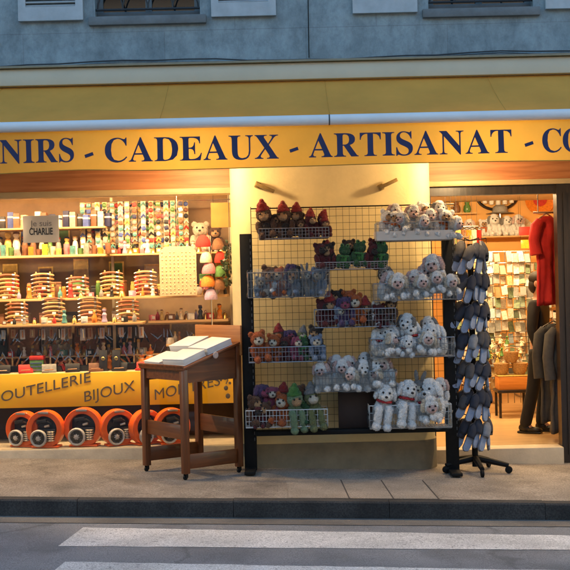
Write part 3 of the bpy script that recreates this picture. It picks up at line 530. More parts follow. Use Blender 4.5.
# ------------------------------------------------------------------ cable along the cassette, brackets on the pillar
b = MB(); P = [(-9 + 18 * k / 60, -.03 + .012 * math.sin(k * 1.3), 3.905 + .018 * math.sin(k * .55) + .006 * math.sin(k * 2.1)) for k in range(61)]
b.tube(P, .007, 6); P2 = [(p[0], p[1], p[2] - .028 + .012 * math.sin(i * .9)) for i, p in enumerate(P)]; b.tube(P2, .004, 6)
tag(b.build('cable', mat('cable_grey', (.05, .055, .06), .7)), 'dark cables running along the stone wall just over the cream awning case', 'cable')
b = MB(); P = [at(308, -5, 0) + Vector((0, -.014, 0)), at(308.5, 30, 0) + Vector((0, -.014, 0)), at(309, 58, 0) + Vector((0, -.014, 0))]
b.tube(P, .005, 6); tag(b.build('cable', M_BLACK), 'thin black cable running straight down the stone wall between two shutters', 'cable')
for u, v, ang, lab in ((265, 188, 24, 'small dull metal bracket on the pillar over the red hatted toys'), (388, 184, -24, 'small dull metal bracket on the pillar over the tray of white toys')):
    c = at(u, v, -.03); t = thing('bracket', lab, 'bracket', c, 0)
    MB().box((0, -.03, 0), (.19, .03, .035), (0, R(ang), 0), .006).build('arm', mat('brass_dull', (.28, .19, .07), .4, .2, 20, metal=.5), t)
    MB().box((-.07, 0.0, .03 if ang > 0 else -.03), (.05, .07, .06), (0, R(ang), 0), .006).build('mount', mat('brass_dull', (.28, .19, .07)), t)
# ------------------------------------------------------------------ wooden lectern with white books on the pavement
M_LW = wood('lectern_wood', (.09, .022, .004), (.18, .049, .010), .42, 'Z', .8, coat=.2)
M_LWH = wood('lectern_rail_wood', (.095, .023, .004), (.19, .053, .011), .42, 'X', .8, coat=.2)
M_BOARD_LIT = wood('lectern_board_lit_wood', (.36, .125, .028), (.52, .21, .055), .5, 'Y', .8)  # board wood made brighter than the legs to carry the window light on it
E1 = Vector((.74, .67, 0)).normalized(); E2 = Vector((-.67, .74, 0)); LA, LB = .62, .60
lroot = Vector((-.925, -.675, gz(-.925)))
lec = thing('lectern', 'brown wooden lectern on casters standing on the pavement with a raised back board', 'lectern', lroot, math.atan2(E1.y, E1.x))
# local frame: x from the reader side to the back board, y along the board; z follows the street fall
def lz(x, y): w_ = E1 * x + E2 * y; return gz(w_.x)
H0, H1 = .985, 1.175
for (x, y, h) in ((0, 0, H0), (0, LB, H0), (LA, 0, H1), (LA, LB, H1)):
    z0 = lz(x, y); b = MB()
    b.span((x - .030, y - .030, z0 + .055), (x + .030, y + .030, h), .005); lg = b.build('leg', M_LW, lec)
    c = MB(); c.lathe([(.018, -.011), (.022, -.007), (.022, .007), (.018, .011)], (x - .006, y, z0 + .022), 14, Matrix.Rotation(R(90), 4, 'X'))
    c.span((x - .012, y - .02, z0 + .022), (x + .012, y - .015, z0 + .056)); c.span((x - .012, y + .015, z0 + .022), (x + .012, y + .02, z0 + .056)); c.build('caster', M_BLACK, lg)
def rail(a, b_, z, h, th=.022):
    a = Vector((*a, z + lz(*a))); b2 = Vector((*b_, z + lz(*b_))); d = b2 - a; m = MB()
    m.box((0, 0, 0), (d.length - .062, th, h), None, .003)
    o = m.build('rail', M_LWH, lec); o.location = (a + b2) / 2; o.rotation_euler = (0, -math.asin(d.z / d.length), math.atan2(d.y, d.x)); return o
rail((0, 0), (0, LB), .42, .13); rail((LA, 0), (LA, LB), .42, .16); rail((0, 0), (LA, 0), .16, .13); rail((0, LB), (LA, LB), .16, .13)
sl_ = math.atan2(H1 - H0, LA)
ap = MB()
for y in (0, LB):
    ap.prism([(.031, H0 - .12), (LA - .031, H0 - .12), (LA - .031, H1 - .004), (.031, H0 + .004)], .024, Matrix.Translation((0, y - .012, 0)))
ap.span((-.011, .031, H0 - .1), (.011, LB - .031, H0 - .006)); ap.span((LA - .011, .031, H0 - .12), (LA + .011, LB - .031, H1 - .006)); ap.build('apron', M_LWH, lec)
tm = Matrix.Translation((LA / 2, LB / 2, (H0 + H1) / 2 + .012)) @ Matrix.Rotation(-sl_, 4, 'Y')
t = MB(); t.box((0, 0, 0), (LA / math.cos(sl_) + .085, LB + .075, .022), None, .004); o = t.build('desk_top', M_LWH, lec); o.matrix_local = tm
t = MB(); t.box((-LA / 2 - .045, 0, .024), (.02, LB + .08, .026), None, .004); o = t.build('ledge', M_LW, lec); o.matrix_local = tm
t = MB(); t.span((LA + .012, -.045, H1 - .10), (LA + .034, LB + .045, H1 + .18), .006); t.build('back_board', M_BOARD_LIT, lec)
M_PAGE = mat('paper_white', (.80, .79, .76), .7, .03, 10); M_COVER = mat('book_cover', (.84, .84, .84), .45, .05, 8)
PAGE = mat('page_edges', (.66, .65, .62), .8, .12, 4); 
Wl = lec.matrix_basis
def book(x, y, w_, d_, h, rz, lab, open_=False):
    r = thing('book', lab, 'book', (0, 0, 0), 0, 'white books on the lectern')
    r.matrix_world = Matrix.Translation(lroot) @ Matrix.Rotation(math.atan2(E1.y, E1.x), 4, 'Z') @ tm @ Matrix.Translation((x, y, .0115)) @ Matrix.Rotation(rz, 4, 'Z')
    MB().box((0, 0, h / 2), (w_ - .008, d_ - .008, h - .008), None, .002).build('pages', PAGE, r)
    MB().box((0, 0, h - .002), (w_, d_, .004), None, .0015).build('cover', M_COVER, r); MB().box((0, 0, .002), (w_, d_, .004), None, .0015).build('cover', M_COVER, r)
    return r
book(-.17, -.13, .27, .31, .06, .05, 'white book at the lectern\'s low edge, nearer to the kerb')
book(-.18, .185, .27, .27, .03, -.06, 'thin white book at the lectern\'s low edge, nearer to the souvenir window')
book(.14, -.145, .29, .31, .06, -.06, 'thick white book against the back board, nearer to the kerb')
book(.14, .17, .27, .29, .07, .09, 'thick white book against the back board, nearer to the souvenir window')
r = thing('note_holder', 'small pale round disc fixed to the side edge of the lectern top', 'disc', (0, 0, 0))
r.matrix_world = Matrix.Translation(lroot) @ Matrix.Rotation(math.atan2(E1.y, E1.x), 4, 'Z') @ tm @ Matrix.Translation((.02, -LB / 2 - .047, .0))
MB().lathe([(.028, 0), (.032, .006), (.026, .012)], n=20, M=Matrix.Rotation(R(90), 4, 'X')).build('disc', mat('disc_pale', (.55, .40, .34), .5), r)

# ------------------------------------------------------------------ rack of plush toys
RY = -.20
rack = thing('display_rack', 'tall black wire grid rack of plush toy baskets in front of the pillar', 'rack', (.65, RY, gz(.65)))
RX0, RX1 = -.305, 1.60; RZ0, RZ1 = .40, 2.47
g = MB(); zt = lambda x: RZ1 + gz(x - .65) * .6
nx = 31
for i in range(nx + 1):
    x = RX0 + (RX1 - RX0) * i / nx; g.tube([(x, RY, RZ0), (x, RY, zt(x))],   .0017 if i % nx else .004, 5)
k = 0; z = RZ0
while z < RZ1 + .001:
    g.tube([(RX0, RY - .005, z), (RX1, RY - .005, z)], .0017, 5); z += .064
g.tube([(RX0, RY, RZ1), (RX1, RY, RZ1)], .007, 6)
g.build('grid_panel', M_WIRE, rack, world=True)
for x0, x1, zt_ in ((-.415, -.30, 2.235), (1.475, 1.59, 2.25)):
    b = MB(); b.span((x0, RY - .03, .012 + gz(x0)), (x1, RY + .045, zt_), .006)
    o = b.build('upright', M_BLACK, rack, world=True)
    s = MB()
    for q in range(34):
        zz = .3 + q * .058
        if zz < zt_ - .03: s.span((x1 - .02, RY - .034, zz), (x1 - .012, RY - .0302, zz + .03))
    s.build('slot', mat('slot_dark', (.10, .10, .10), .6, metal=.6), o).location = (0, 0, 0)
for o in list(rack.children):
    for c in o.children:
        for v in c.data.vertices: v.co -= rack.location
b = MB(); b.span((-.30, RY - .16, .36), (1.475, RY - .05, .405), .008); b.build('base_beam', M_BLACK, rack, world=True)
b = MB(); b.span((.47, RY - .05, .405), (.83, RY - .02, .74), .004); b.build('back_panel', mat('dark_panel', (.03, .014, .010), .6, .2, 8), rack, world=True)
b = MB()
for xx in (-.36, 1.53): MB().span((xx - .05, RY - .28, gz(xx) + .012), (xx + .05, RY + .15, gz(xx) + .045), .008).build('foot', M_BLACK, rack, world=True)

# ------------------------------------------------------------------ plush toys: prototypes
def plush_mesh(name, ells, m, parent, vox=.0058, curl=.004, cs=58, seed=0):
    b = MB()
    for e in ells: b.ell(e[0], e[1], e[2] if len(e) > 2 else None, 14, 9)
    me = bpy.data.meshes.new('t'); b.bm.to_mesh(me); b.bm.free()
    o = bpy.data.objects.new('t', me); COL.objects.link(o)
    md = o.modifiers.new('r', 'REMESH'); md.mode = 'VOXEL'; md.voxel_size = vox
    s = o.modifiers.new('s', 'SMOOTH'); s.iterations = 3; s.factor = .5
    bpy.context.view_layer.update()
    me2 = bpy.data.meshes.new_from_object(o.evaluated_get(bpy.context.evaluated_depsgraph_get())); bpy.data.objects.remove(o)
    me2.name = name; nr = [v.normal.copy() for v in me2.vertices]
    for v, n_ in zip(me2.vertices, nr):
        p = v.co * cs + Vector((seed, seed * 2, 0)); v.co += n_ * (noise.noise(p) * curl * 1.1 + abs(noise.noise(p * 2.3)) * curl * 1.5 + noise.noise(p * 5.1) * curl * .5)
    if curl > .0015:
        rr_ = random.Random(len(me2.vertices)); V = [tuple(v.co) for v in me2.vertices]; F = [tuple(q.vertices) for q in me2.polygons]; ln = .007 + curl * .7
        for q in list(me2.polygons):
            c_, n_ = q.center, q.normal
            for _ in range(2):
                d = (n_ * .8 + Vector((rr_.uniform(-1, 1), rr_.uniform(-1, 1), rr_.uniform(-1.1, .7))) * .75).normalized(); s_ = d.cross(Vector((rr_.uniform(-1, 1), rr_.uniform(-1, 1), rr_.uniform(-1, 1)))).normalized() * .0016
                o_ = c_ + Vector((rr_.uniform(-1, 1), rr_.uniform(-1, 1), rr_.uniform(-1, 1))) * .003 - n_ * .001; k = len(V)
                V += [tuple(o_ - s_), tuple(o_ + s_), tuple(o_ + d * ln * rr_.uniform(.5, 1.2))]; F.append((k, k + 1, k + 2))
        me3 = bpy.data.meshes.new(name); me3.from_pydata(V, [], F); bpy.data.meshes.remove(me2); me2 = me3
    me2.polygons.foreach_set('use_smooth', [True] * len(me2.polygons))
    me2.materials.clear(); me2.materials.append(m)
    r = bpy.data.objects.new(name, me2); COL.objects.link(r); r.parent = parent; return r
def fur(name, c, var=.18): return mat('fur_' + name, c, .95, var, 30, .5, 260, spec=.15, sheen=.4)
F_WHITE = fur('white', (.80, .79, .77), .12); F_CREAM = fur('cream', (.60, .53, .42)); F_BROWN = fur('brown', (.11, .048, .022)); F_DARK = fur('dark', (.035, .025, .02))
F_TAN = fur('tan', (.42, .25, .12)); F_RED = fur('red', (.30, .022, .018)); F_ORANGE = fur('orange', (.42, .10, .018)); F_GREEN = fur('green', (.05, .17, .035)); F_DGREEN = fur('dark_green', (.03, .10, .03))
F_PURPLE = fur('purple', (.09, .05, .13)); F_PINK = fur('pink', (.30, .06, .11)); F_GREY = fur('grey', (.22, .21, .20)); F_BLUE = fur('blue', (.22, .28, .38)); F_PALE = fur('pale_pink', (.62, .44, .40)); F_WINE = fur('wine', (.11, .012, .014)); F_OLIVE = fur('olive', (.18, .19, .07)); F_PGREEN = fur('pale_green', (.20, .28, .15))
M_EYE = mat('toy_eye', (.006, .005, .005), .12, .1, 5); M_NOSE = mat('toy_nose', (.012, .009, .008), .35)
M_COLLAR = mat('collar_red', (.36, .015, .018), .7, .15, 20)
BODY = {'sit': [((0, .01, .095), (.075, .065, .10)), ((.075, -.035, .12), (.03, .035, .065), (R(-25), 0, 0)), ((-.075, -.035, .12), (.03, .035, .065), (R(-25), 0, 0)),
                ((.055, -.085, .04), (.033, .08, .036)), ((-.055, -.085, .04), (.033, .08, .036)), ((0, 0, .19), (.05, .05, .05))],
        'hang': [((0, .01, .10), (.078, .065, .095)), ((.045, -.085, .03), (.032, .035, .10)), ((-.045, -.085, .03), (.032, .035, .10)), ((.05, -.1, -.05), (.035, .045, .03)), ((-.05, -.1, -.05), (.035, .045, .03)),
                 ((.045, -.05, .10), (.035, .06, .04)), ((-.045, -.05, .10), (.035, .06, .04)), ((0, 0, .19), (.05, .05, .05))],
        'lie': [((0, .04, .07), (.075, .11, .065)), ((.06, -.09, .03), (.028, .07, .03)), ((-.06, -.09, .03), (.028, .07, .03)), ((0, -.03, .12), (.055, .055, .06))]}
def plush(kind, pose, main, face=None, ears='floppy', earcol=None, collar=None, hat=None, belly=None, top=None, curl=.004, nose=True, seed=0, label='', muzzle=True):
    """a small plush toy: one continuous body, plus ears, face, eyes, nose and what it wears"""
    t = thing(kind, label, 'plush toy', (0, 0, 0), 0, 'plush toys in the rack baskets')
    hz = .235 if pose != 'lie' else .165; hy = -.02 if pose != 'lie' else -.08
    E = list(BODY[pose]) + [((0, hy, hz), (.076, .068, .07))]
    if ears == 'round': E += [((.062, hy + .01, hz + .058), (.028, .016, .028)), ((-.062, hy + .01, hz + .058), (.028, .016, .028))]
    if muzzle and not face: E += [((0, hy - .062, hz - .02), (.036, .036, .03))]
    if curl > .005: E += [((0, hy, hz + .055), (.05, .045, .035))]
    plush_mesh('body', E, main, t, curl=curl, seed=seed)
    if face: plush_mesh('face', [((0, hy - .05, hz - .012), (.05, .036, .042)), ((0, hy - .07, hz - .022), (.034, .03, .026))], face, t, curl=curl * .4)
    if ears == 'floppy':
        for s in (1, -1): plush_mesh('ear', [((s * .078, hy, hz + .0), (.02, .034, .056), (0, R(s * -14), 0)), ((s * .06, hy, hz + .045), (.024, .026, .02))], earcol or main, t, curl=curl)
    if ears == 'long':
        for s in (1, -1): plush_mesh('ear', [((s * .04, hy, hz + .12), (.022, .014, .07), (0, R(s * 14), 0))], earcol or main, t, curl=curl * .5)
    if ears == 'eyes_top':
        for s in (1, -1): MB().ell((s * .038, hy - .035, hz + .065), .026).build('eye_bulge', earcol or main, t)
    for s in (1, -1):
        p = (s * .03, hy - .062, hz + .02) if ears != 'eyes_top' else (s * .038, hy - .058, hz + .068)
        if face: p = (s * .028, hy - .078, hz + .018)
        MB().ell(p, .0105, None, 10, 7).build('eye', M_EYE, t)
    if nose: MB().ell((0, hy - .1, hz - .012), (.015, .01, .011), None, 10, 7).build('nose', M_NOSE, t)
    if collar: plush_mesh('collar', [((.055 * math.cos(a), -.012 + hy * .4 + .055 * math.sin(a), hz - .065), (.022, .022, .013)) for a in [k * math.pi / 5 for k in range(10)]], collar, t, curl=.001, vox=.006)
    if hat: plush_mesh('hat', [((0, hy + .006, hz + .05), (.072, .066, .035)), ((0, hy + .006, hz + .085), (.05, .05, .045)), ((.008, hy + .01, hz + .125), (.024, .024, .03))], hat, t, curl=.002)
    if top: plush_mesh('scarf', [((.06 * math.cos(a), -.01 + .058 * math.sin(a), hz - .075), (.026, .026, .018)) for a in [k * math.pi / 5 for k in range(10)]] + [((.03, -.075, hz - .12), (.018, .012, .05))], top, t, curl=.001)
    if belly: plush_mesh('belly', [((0, -.028, .09), (.052, .04, .07))], belly, t, curl=curl * .5)
    return t
used = {}
def put(proto, loc, sc, rz, label, tilt=0.):
    if proto.name not in used:
        used[proto.name] = 1; o = proto
    else: o = copy_tree(proto)
    o.location = loc; o.rotation_euler = (rnd.uniform(-.08, .25), rnd.uniform(-.25, .25), rz + rnd.uniform(-.5, .5)); o.scale = (sc * .97, sc * .97, sc); o['label'] = label
    return o
P_BROWNRED = plush('plush_doll', 'sit', F_BROWN, F_TAN, 'none', hat=F_RED, belly=F_DARK, nose=False)
P_REDDOLL = plush('plush_doll', 'sit', F_WINE, F_TAN, 'none', hat=F_RED, nose=False)
P_FROG = plush('plush_frog', 'sit', F_DGREEN, None, 'eyes_top', F_GREEN, top=F_GREEN, nose=False, belly=F_GREEN)
P_WINE = plush('plush_bear', 'sit', F_WINE, F_DARK, 'round')
P_BLUE = plush('plush_bear', 'sit', F_BLUE, F_CREAM, 'round')
P_DARK = plush('plush_bear', 'sit', F_DARK, F_TAN, 'round')
P_ORANGE = plush('plush_bear', 'sit', F_ORANGE, F_CREAM, 'round')
P_PURPLE = plush('plush_rabbit', 'sit', F_PURPLE, F_PINK, 'floppy')
P_PINK = plush('plush_rabbit', 'sit', F_PINK, F_CREAM, 'floppy')
P_MONKEY = plush('plush_monkey', 'sit', F_BROWN, F_TAN, 'round')
P_GREENHAT = plush('plush_doll', 'hang', F_PGREEN, F_TAN, 'none', hat=F_GREEN, nose=False)
P_GREY = plush('plush_donkey', 'hang', F_GREY, F_CREAM, 'long')
P_OLIVE = plush('plush_donkey', 'hang', F_OLIVE, F_CREAM, 'none', hat=F_GREY, nose=False)
P_SHEEP = plush('plush_sheep', 'sit', F_WHITE, F_PALE, 'floppy', F_PALE, curl=.009)
P_LAMB = plush('plush_sheep', 'lie', F_WHITE, F_PALE, 'floppy', F_CREAM, curl=.009)
P_DOGC = plush('plush_dog', 'hang', F_WHITE, None, 'floppy', collar=M_COLLAR, curl=.006)
P_DOGS = plush('plush_dog', 'sit', F_WHITE, None, 'floppy', collar=M_COLLAR, curl=.006, seed=3)
P_DOGL = plush('plush_dog', 'lie', F_WHITE, None, 'floppy', collar=M_COLLAR, curl=.006, seed=5)
P_DOGB = plush('plush_dog', 'sit', F_WHITE, None, 'floppy', F_GREY, curl=.006, seed=8)
P_COW = plush('plush_cow', 'sit', F_WHITE, F_TAN, 'round', top=F_ORANGE, curl=.005)

# ------------------------------------------------------------------ wire baskets
M_FILM = glass('plastic_film', (.93, .96, .98), haze=.035, refl=1.5); M_CARD = mat('grey_card', (.60, .55, .48), .75, .08, 6)
M_WHITEB = mat('white_wire', (.6, .6, .58), .4)
BASK = {}
def basket(key, u0, u1, vt, vb_, label, m=None, film=None, card=False, d=.24, step=.03, open_front=False):
    y1 = RY - .012; y0 = y1 - d
    A = at(u0, vb_, y0); Bp = at(u1, vb_, y0); Tt = at(u0, vt, y0)
    x0, x1, z0, z1 = A.x, Bp.x, (A.z + Bp.z) / 2, (A.z + Bp.z) / 2 + (Tt.z - A.z)
    t = thing('wire_basket', label, 'basket', ((x0 + x1) / 2, y1, z0), 0, 'wire baskets hung on the rack')
    b = MB(); m = m or M_WIREB; hw = (x1 - x0) / 2; H = z1 - z0; n = max(3, int((x1 - x0) / step))
    for i in range(n + 1):
        x = -hw + 2 * hw * i / n; b.tube([(x, -.004, H), (x, -.004, 0), (x, -d, 0), (x, -d, H)], .0023, 5)
    for q in range(1, int(d / .06) + 1):
        yy = -d * q / (int(d / .06) + 1); b.tube([(-hw, yy, H), (-hw, yy, 0), (hw, yy, 0), (hw, yy, H)], .0022, 5)
    for zz in (H * .36, H * .68): b.tube([(-hw, -.004, zz), (-hw, -d, zz), (hw, -d, zz), (hw, -.004, zz)], .0023, 5)
    b.build('wire_mesh', m, t)
    r = MB(); r.tube([(-hw, -.004, H), (-hw, -d, H), (hw, -d, H), (hw, -.004, H)], .0048, 6, closed=True); r.tube([(-hw, -.004, 0), (-hw, -d, 0), (hw, -d, 0), (hw, -.004, 0)], .0042, 6, closed=True)
    r.build('rim', m, t)
    h = MB()
    for sx in (-hw + .06, hw - .06): h.tube([(sx, 0, H), (sx, .014, H + .012), (sx, .016, H - .01)], .004, 5)
    h.build('hook', m, t)
    if film:
        f = MB(); NX, NZ = 46, 9; hh = film; V = []; F = []
        for j in range(NZ + 1):
            for i in range(NX + 1):
                s = i / NX; zz = -.004 + hh * j / NZ
                if s < .15: p = Vector((-hw - .006, -d * s / .15, zz))
                elif s > .85: p = Vector((hw + .006, -d * (1 - s) / .15, zz))
                else: p = Vector((-hw + 2 * hw * (s - .15) / .7, -d - .008, zz))
                nn = noise.noise_vector(Vector((p.x * 17, p.y * 17 + key_seed(key), p.z * 15))) * .022
                nn.y = -abs(nn.y)
                V.append(p + nn + Vector((0, 0, (.018 * noise.noise(Vector((p.x * 9, key_seed(key), 3)))) if j == NZ else 0)))
        for j in range(NZ):
            for i in range(NX): a = j * (NX + 1) + i; F.append((a, a + 1, a + NX + 2, a + NX + 1))
        f.raw(V, F).build('plastic_liner', M_FILM, t, smooth=25)
    if card:
        b = MB(); hh = card
        b.span((-hw - .004, -d - .010, .002), (hw + .004, -d - .006, hh)); b.span((-hw - .010, -d, .002), (-hw - .006, 0, hh)); b.span((hw + .006, -d, .002), (hw + .010, 0, hh))
        b.build('card_liner', M_CARD, t, smooth=False)
    BASK[key] = (x0, x1, y0, y1, z0, H); return t
def key_seed(k): return sum(ord(c) for c in k) * 1.7
basket('L1', 259, 329, 228, 238, 'shallow basket of red hatted dolls, top of the left column', M_WIREB)
basket('L2', 248, 330, 272, 297, 'film lined basket of mixed toys, second down in the left column', film=.26)
basket('L3', 249, 326, 347, 362, 'wire basket of orange and pink toys, third down in the left column')
basket('L4', 246, 328, 410, 427, 'white wire basket with a green hatted doll, lowest in the left column', M_WHITEB)
basket('M1', 316, 388, 262, 269, 'shallow basket of green frogs and wine red bears, top of the middle column')
basket('M2', 315, 396, 309, 327, 'wire basket of purple and orange toys, second down in the middle column')
basket('M3', 316, 396, 372, 391, 'film lined basket of curly white sheep, lowest in the middle column', film=.20)
basket('R1', 377, 452, 222, 240, 'wire basket with a grey card liner, top of the right column', card=.085)
basket('R2', 374, 457, 283, 300, 'wire basket of white sheep, second down in the right column', film=.16)
basket('R3', 371, 455, 338, 357, 'film lined basket of white dogs, third down in the right column', film=.15)
basket('R4', 370, 452, 405, 428, 'wire basket of white dogs dangling their legs, lowest in the right column', M_WHITEB, film=.16)
COLN = {'L': 'left', 'M': 'middle', 'R': 'right'}
def fill(key, items, where, dz=.01):
    """items: (prototype, fraction along the basket, depth fraction from the front, lift, scale, turn, wording)"""
    x0, x1, y0, y1, z0, H = BASK[key]
    for (pr, fx, fy, lift, sc, rz, words) in items:
        put(pr, (x0 + .02 + (x1 - x0 - .04) * fx, y0 + (y1 - y0) * (.30 + .5 * fy), z0 + dz + lift), sc, rz, f'{words} {where}')
W = 'in the top left basket'
fill('L1', [(P_BROWNRED, .12, .3, .0, 0.94, -.2, 'big brown doll with a pointed red hat, leftmost'), (P_BROWNRED, .42, .3, .0, 0.88, .15, 'brown doll with a red hat, second from the left'), (P_DARK, .27, .7, .02, 0.67, .1, 'dark bear half hidden behind two dolls'),
            (P_BROWNRED, .58, .6, .03, 0.77, -.1, 'brown doll with a red hat, third from the left'), (P_REDDOLL, .74, .25, .0, 0.69, .3, 'wine red doll with a red hat, fourth from the left'), (P_REDDOLL, .88, .5, .02, 0.63, -.3, 'wine red doll with a red hat, near the right end'), (P_REDDOLL, 1.0, .3, .0, 0.55, .5, 'smallest wine red doll, at the right end')], W)
W = 'in the film lined left basket'
fill('L2', [(P_MONKEY, .18, .5, .0, 0.92, .2, 'brown monkey with a tan face, leftmost'), (P_ORANGE, .38, .3, .0, 0.84, -.2, 'orange bear'), (P_BLUE, .12, .0, -.0, 0.59, .0, 'small blue bear low at the front left'), (P_DARK, .62, .6, .0, 0.86, .1, 'dark bear in the middle'),
            (P_BROWNRED, .74, .5, .0, 0.71, .4, 'brown doll with a red hat'), (P_BLUE, .60, .0, .0, 0.64, -.3, 'pale blue bear low at the front'), (P_BLUE, .88, .3, .0, 0.81, .2, 'big blue bear at the right end')], W)
W = 'in the third basket of the left column'
fill('L3', [(P_ORANGE, .16, .2, .0, 0.90, .5, 'orange bear with a cream face, leftmost'), (P_ORANGE, .33, .6, .0, 0.79, -.4, 'smaller orange bear leaning right'), (P_WINE, .48, .4, .0, 0.70, .1, 'wine red bear'), (P_PINK, .62, .3, .0, 0.70, -.2, 'pink rabbit'),
            (P_FROG, .76, .4, .0, 0.70, .2, 'green frog'), (P_DARK, .88, .75, .06, 0.81, .0, 'dark bear sticking up at the back'), (P_BLUE, .93, .15, .0, 0.74, -.2, 'blue bear at the right end')], W)
W = 'in the lowest left basket'
fill('L4', [(P_PURPLE, .14, .7, .10, 0.89, .2, 'purple rabbit high at the back'), (P_MONKEY, .06, .2, .0, 0.89, .5, 'brown monkey at the left end'), (P_MONKEY, .26, .2, -.0, 0.73, -.3, 'small brown monkey at the front'), (P_ORANGE, .40, .2, .0, 0.94, .1, 'orange bear'), (P_BROWNRED, .45, .8, .06, 0.84, 0, 'brown doll with a red hat at the back'),
            (P_GREENHAT, .62, .1, .02, 0.96, .0, 'doll with a bright green hat'), (P_OLIVE, .88, .1, .02, 0.96, .0, 'olive doll with a grey hat and dangling legs')], W)
W = 'in the top middle basket'
fill('M1', [(P_WINE, .07, .2, .0, 0.76, .2, 'wine red bear at the left end'), (P_REDDOLL, .22, .5, .0, 0.70, -.2, 'wine red doll with a red hat'), (P_FROG, .38, .2, .0, 0.70, .0, 'green frog, left one'), (P_FROG, .60, .2, .01, 0.76, .1, 'green frog, middle one'), (P_WINE, .76, .4, .0, 0.75, -.1, 'wine red bear between two frogs'), (P_FROG, .94, .3, .0, 0.76, -.3, 'green frog, right one')], W)
W = 'in the second middle basket'
fill('M2', [(P_WINE, .08, .3, .0, 0.81, .2, 'wine red bear at the left end'), (P_REDDOLL, .22, .4, .03, 0.78, .0, 'wine red doll with a bright red hat'), (P_PURPLE, .39, .1, .0, 0.87, .1, 'purple rabbit with a pink face'), (P_ORANGE, .56, .2, .02, 0.87, -.2, 'orange bear'), (P_COW, .74, .6, .0, 0.69, .5, 'white cow with an orange scarf'), (P_WINE, .86, .3, -.02, 0.69, -.1, 'small wine red bear at the right')], W)
W = 'in the lowest middle basket'
fill('M3', [(P_SHEEP, .10, .3, .0, 0.83, .2, 'curly white sheep at the left end'), (P_SHEEP, .33, .2, .0, 0.87, -.2, 'curly sheep, second from the left'), (P_DOGB, .55, .3, .0, 0.87, .0, 'white dog with grey ears'), (P_DOGB, .76, .1, .01, 0.87, .3, 'white dog with grey ears, right one'), (P_SHEEP, .93, .3, .0, 0.92, -.3, 'curly white sheep at the right end'), (P_SHEEP, .45, .85, .06, 0.80, .1, 'curly white sheep at the back')], W)
W = 'in the card lined top right basket'
fill('R1', [(P_COW, .10, .3, 0.025, 0.81, .3, 'white cow at the left end'), (P_COW, .28, .2, 0.015, 0.81, -.2, 'white cow, second from the left'), (P_SHEEP, .47, .6, 0.055, 0.83, .1, 'curly white sheep high at the back'), (P_LAMB, .58, .0, 0.035, 0.74, .0, 'white lamb leaning over the front'), (P_SHEEP, .74, .3, 0.025, 0.78, -.2, 'curly sheep right of the lamb'), (P_COW, .90, .3, 0.015, 0.83, .1, 'white cow near the right end'), (P_LAMB, 1.0, .1, 0.015, 0.78, .4, 'white lamb over the right end')], W)
W = 'in the second right basket'
fill('R2', [(P_SHEEP, .10, .3, .0, 0.83, .2, 'curly white sheep at the left end'), (P_LAMB, .30, .2, .03, 0.90, -.2, 'lying white lamb, left one'), (P_SHEEP, .46, .3, .01, 0.81, .1, 'curly sheep, second from the left'), (P_SHEEP, .62, .4, .01, 0.76, -.1, 'curly sheep, third from the left'), (P_SHEEP, .80, .6, .09, 1.01, .0, 'biggest curly sheep high at the right'), (P_LAMB, .80, .0, .05, 0.78, .1, 'white lamb under the biggest sheep'), (P_LAMB, .98, .1, .05, 0.74, .3, 'lying white lamb at the right end')], W)
W = 'in the third right basket'
fill('R3', [(P_DOGS, .06, .3, .0, 0.81, .5, 'white dog at the left end'), (P_DOGS, .28, .2, .0, 0.90, -.1, 'white dog, second from the left'), (P_DOGB, .42, .7, .09, 0.94, .0, 'grey eared white dog high at the back'), (P_DOGS, .54, .2, .02, 0.94, .2, 'white dog, middle one'), (P_DOGS, .72, .2, .0, 0.90, -.3, 'white dog, second from the right'), (P_DOGS, .88, .3, .0, 0.85, -.5, 'white dog at the right end'), (P_DOGL, .42, .0, -.01, 0.78, .2, 'lying white dog low at the front')], W)
W = 'in the lowest right basket'
fill('R4', [(P_DOGC, .13, -.1, .07, 1.03, .05, 'white dog dangling its legs, leftmost'), (P_DOGC, .40, -.1, .08, 1.07, -.05, 'white dog dangling its legs, second from the left'), (P_DOGS, .62, .5, .05, 0.95, .3, 'white dog further back'), (P_DOGS, .86, .1, .05, 1.18, -.25, 'biggest white dog at the right end'), (P_GREY, .60, .95, .17, 0.84, .0, 'grey donkey half hidden at the back')], W)

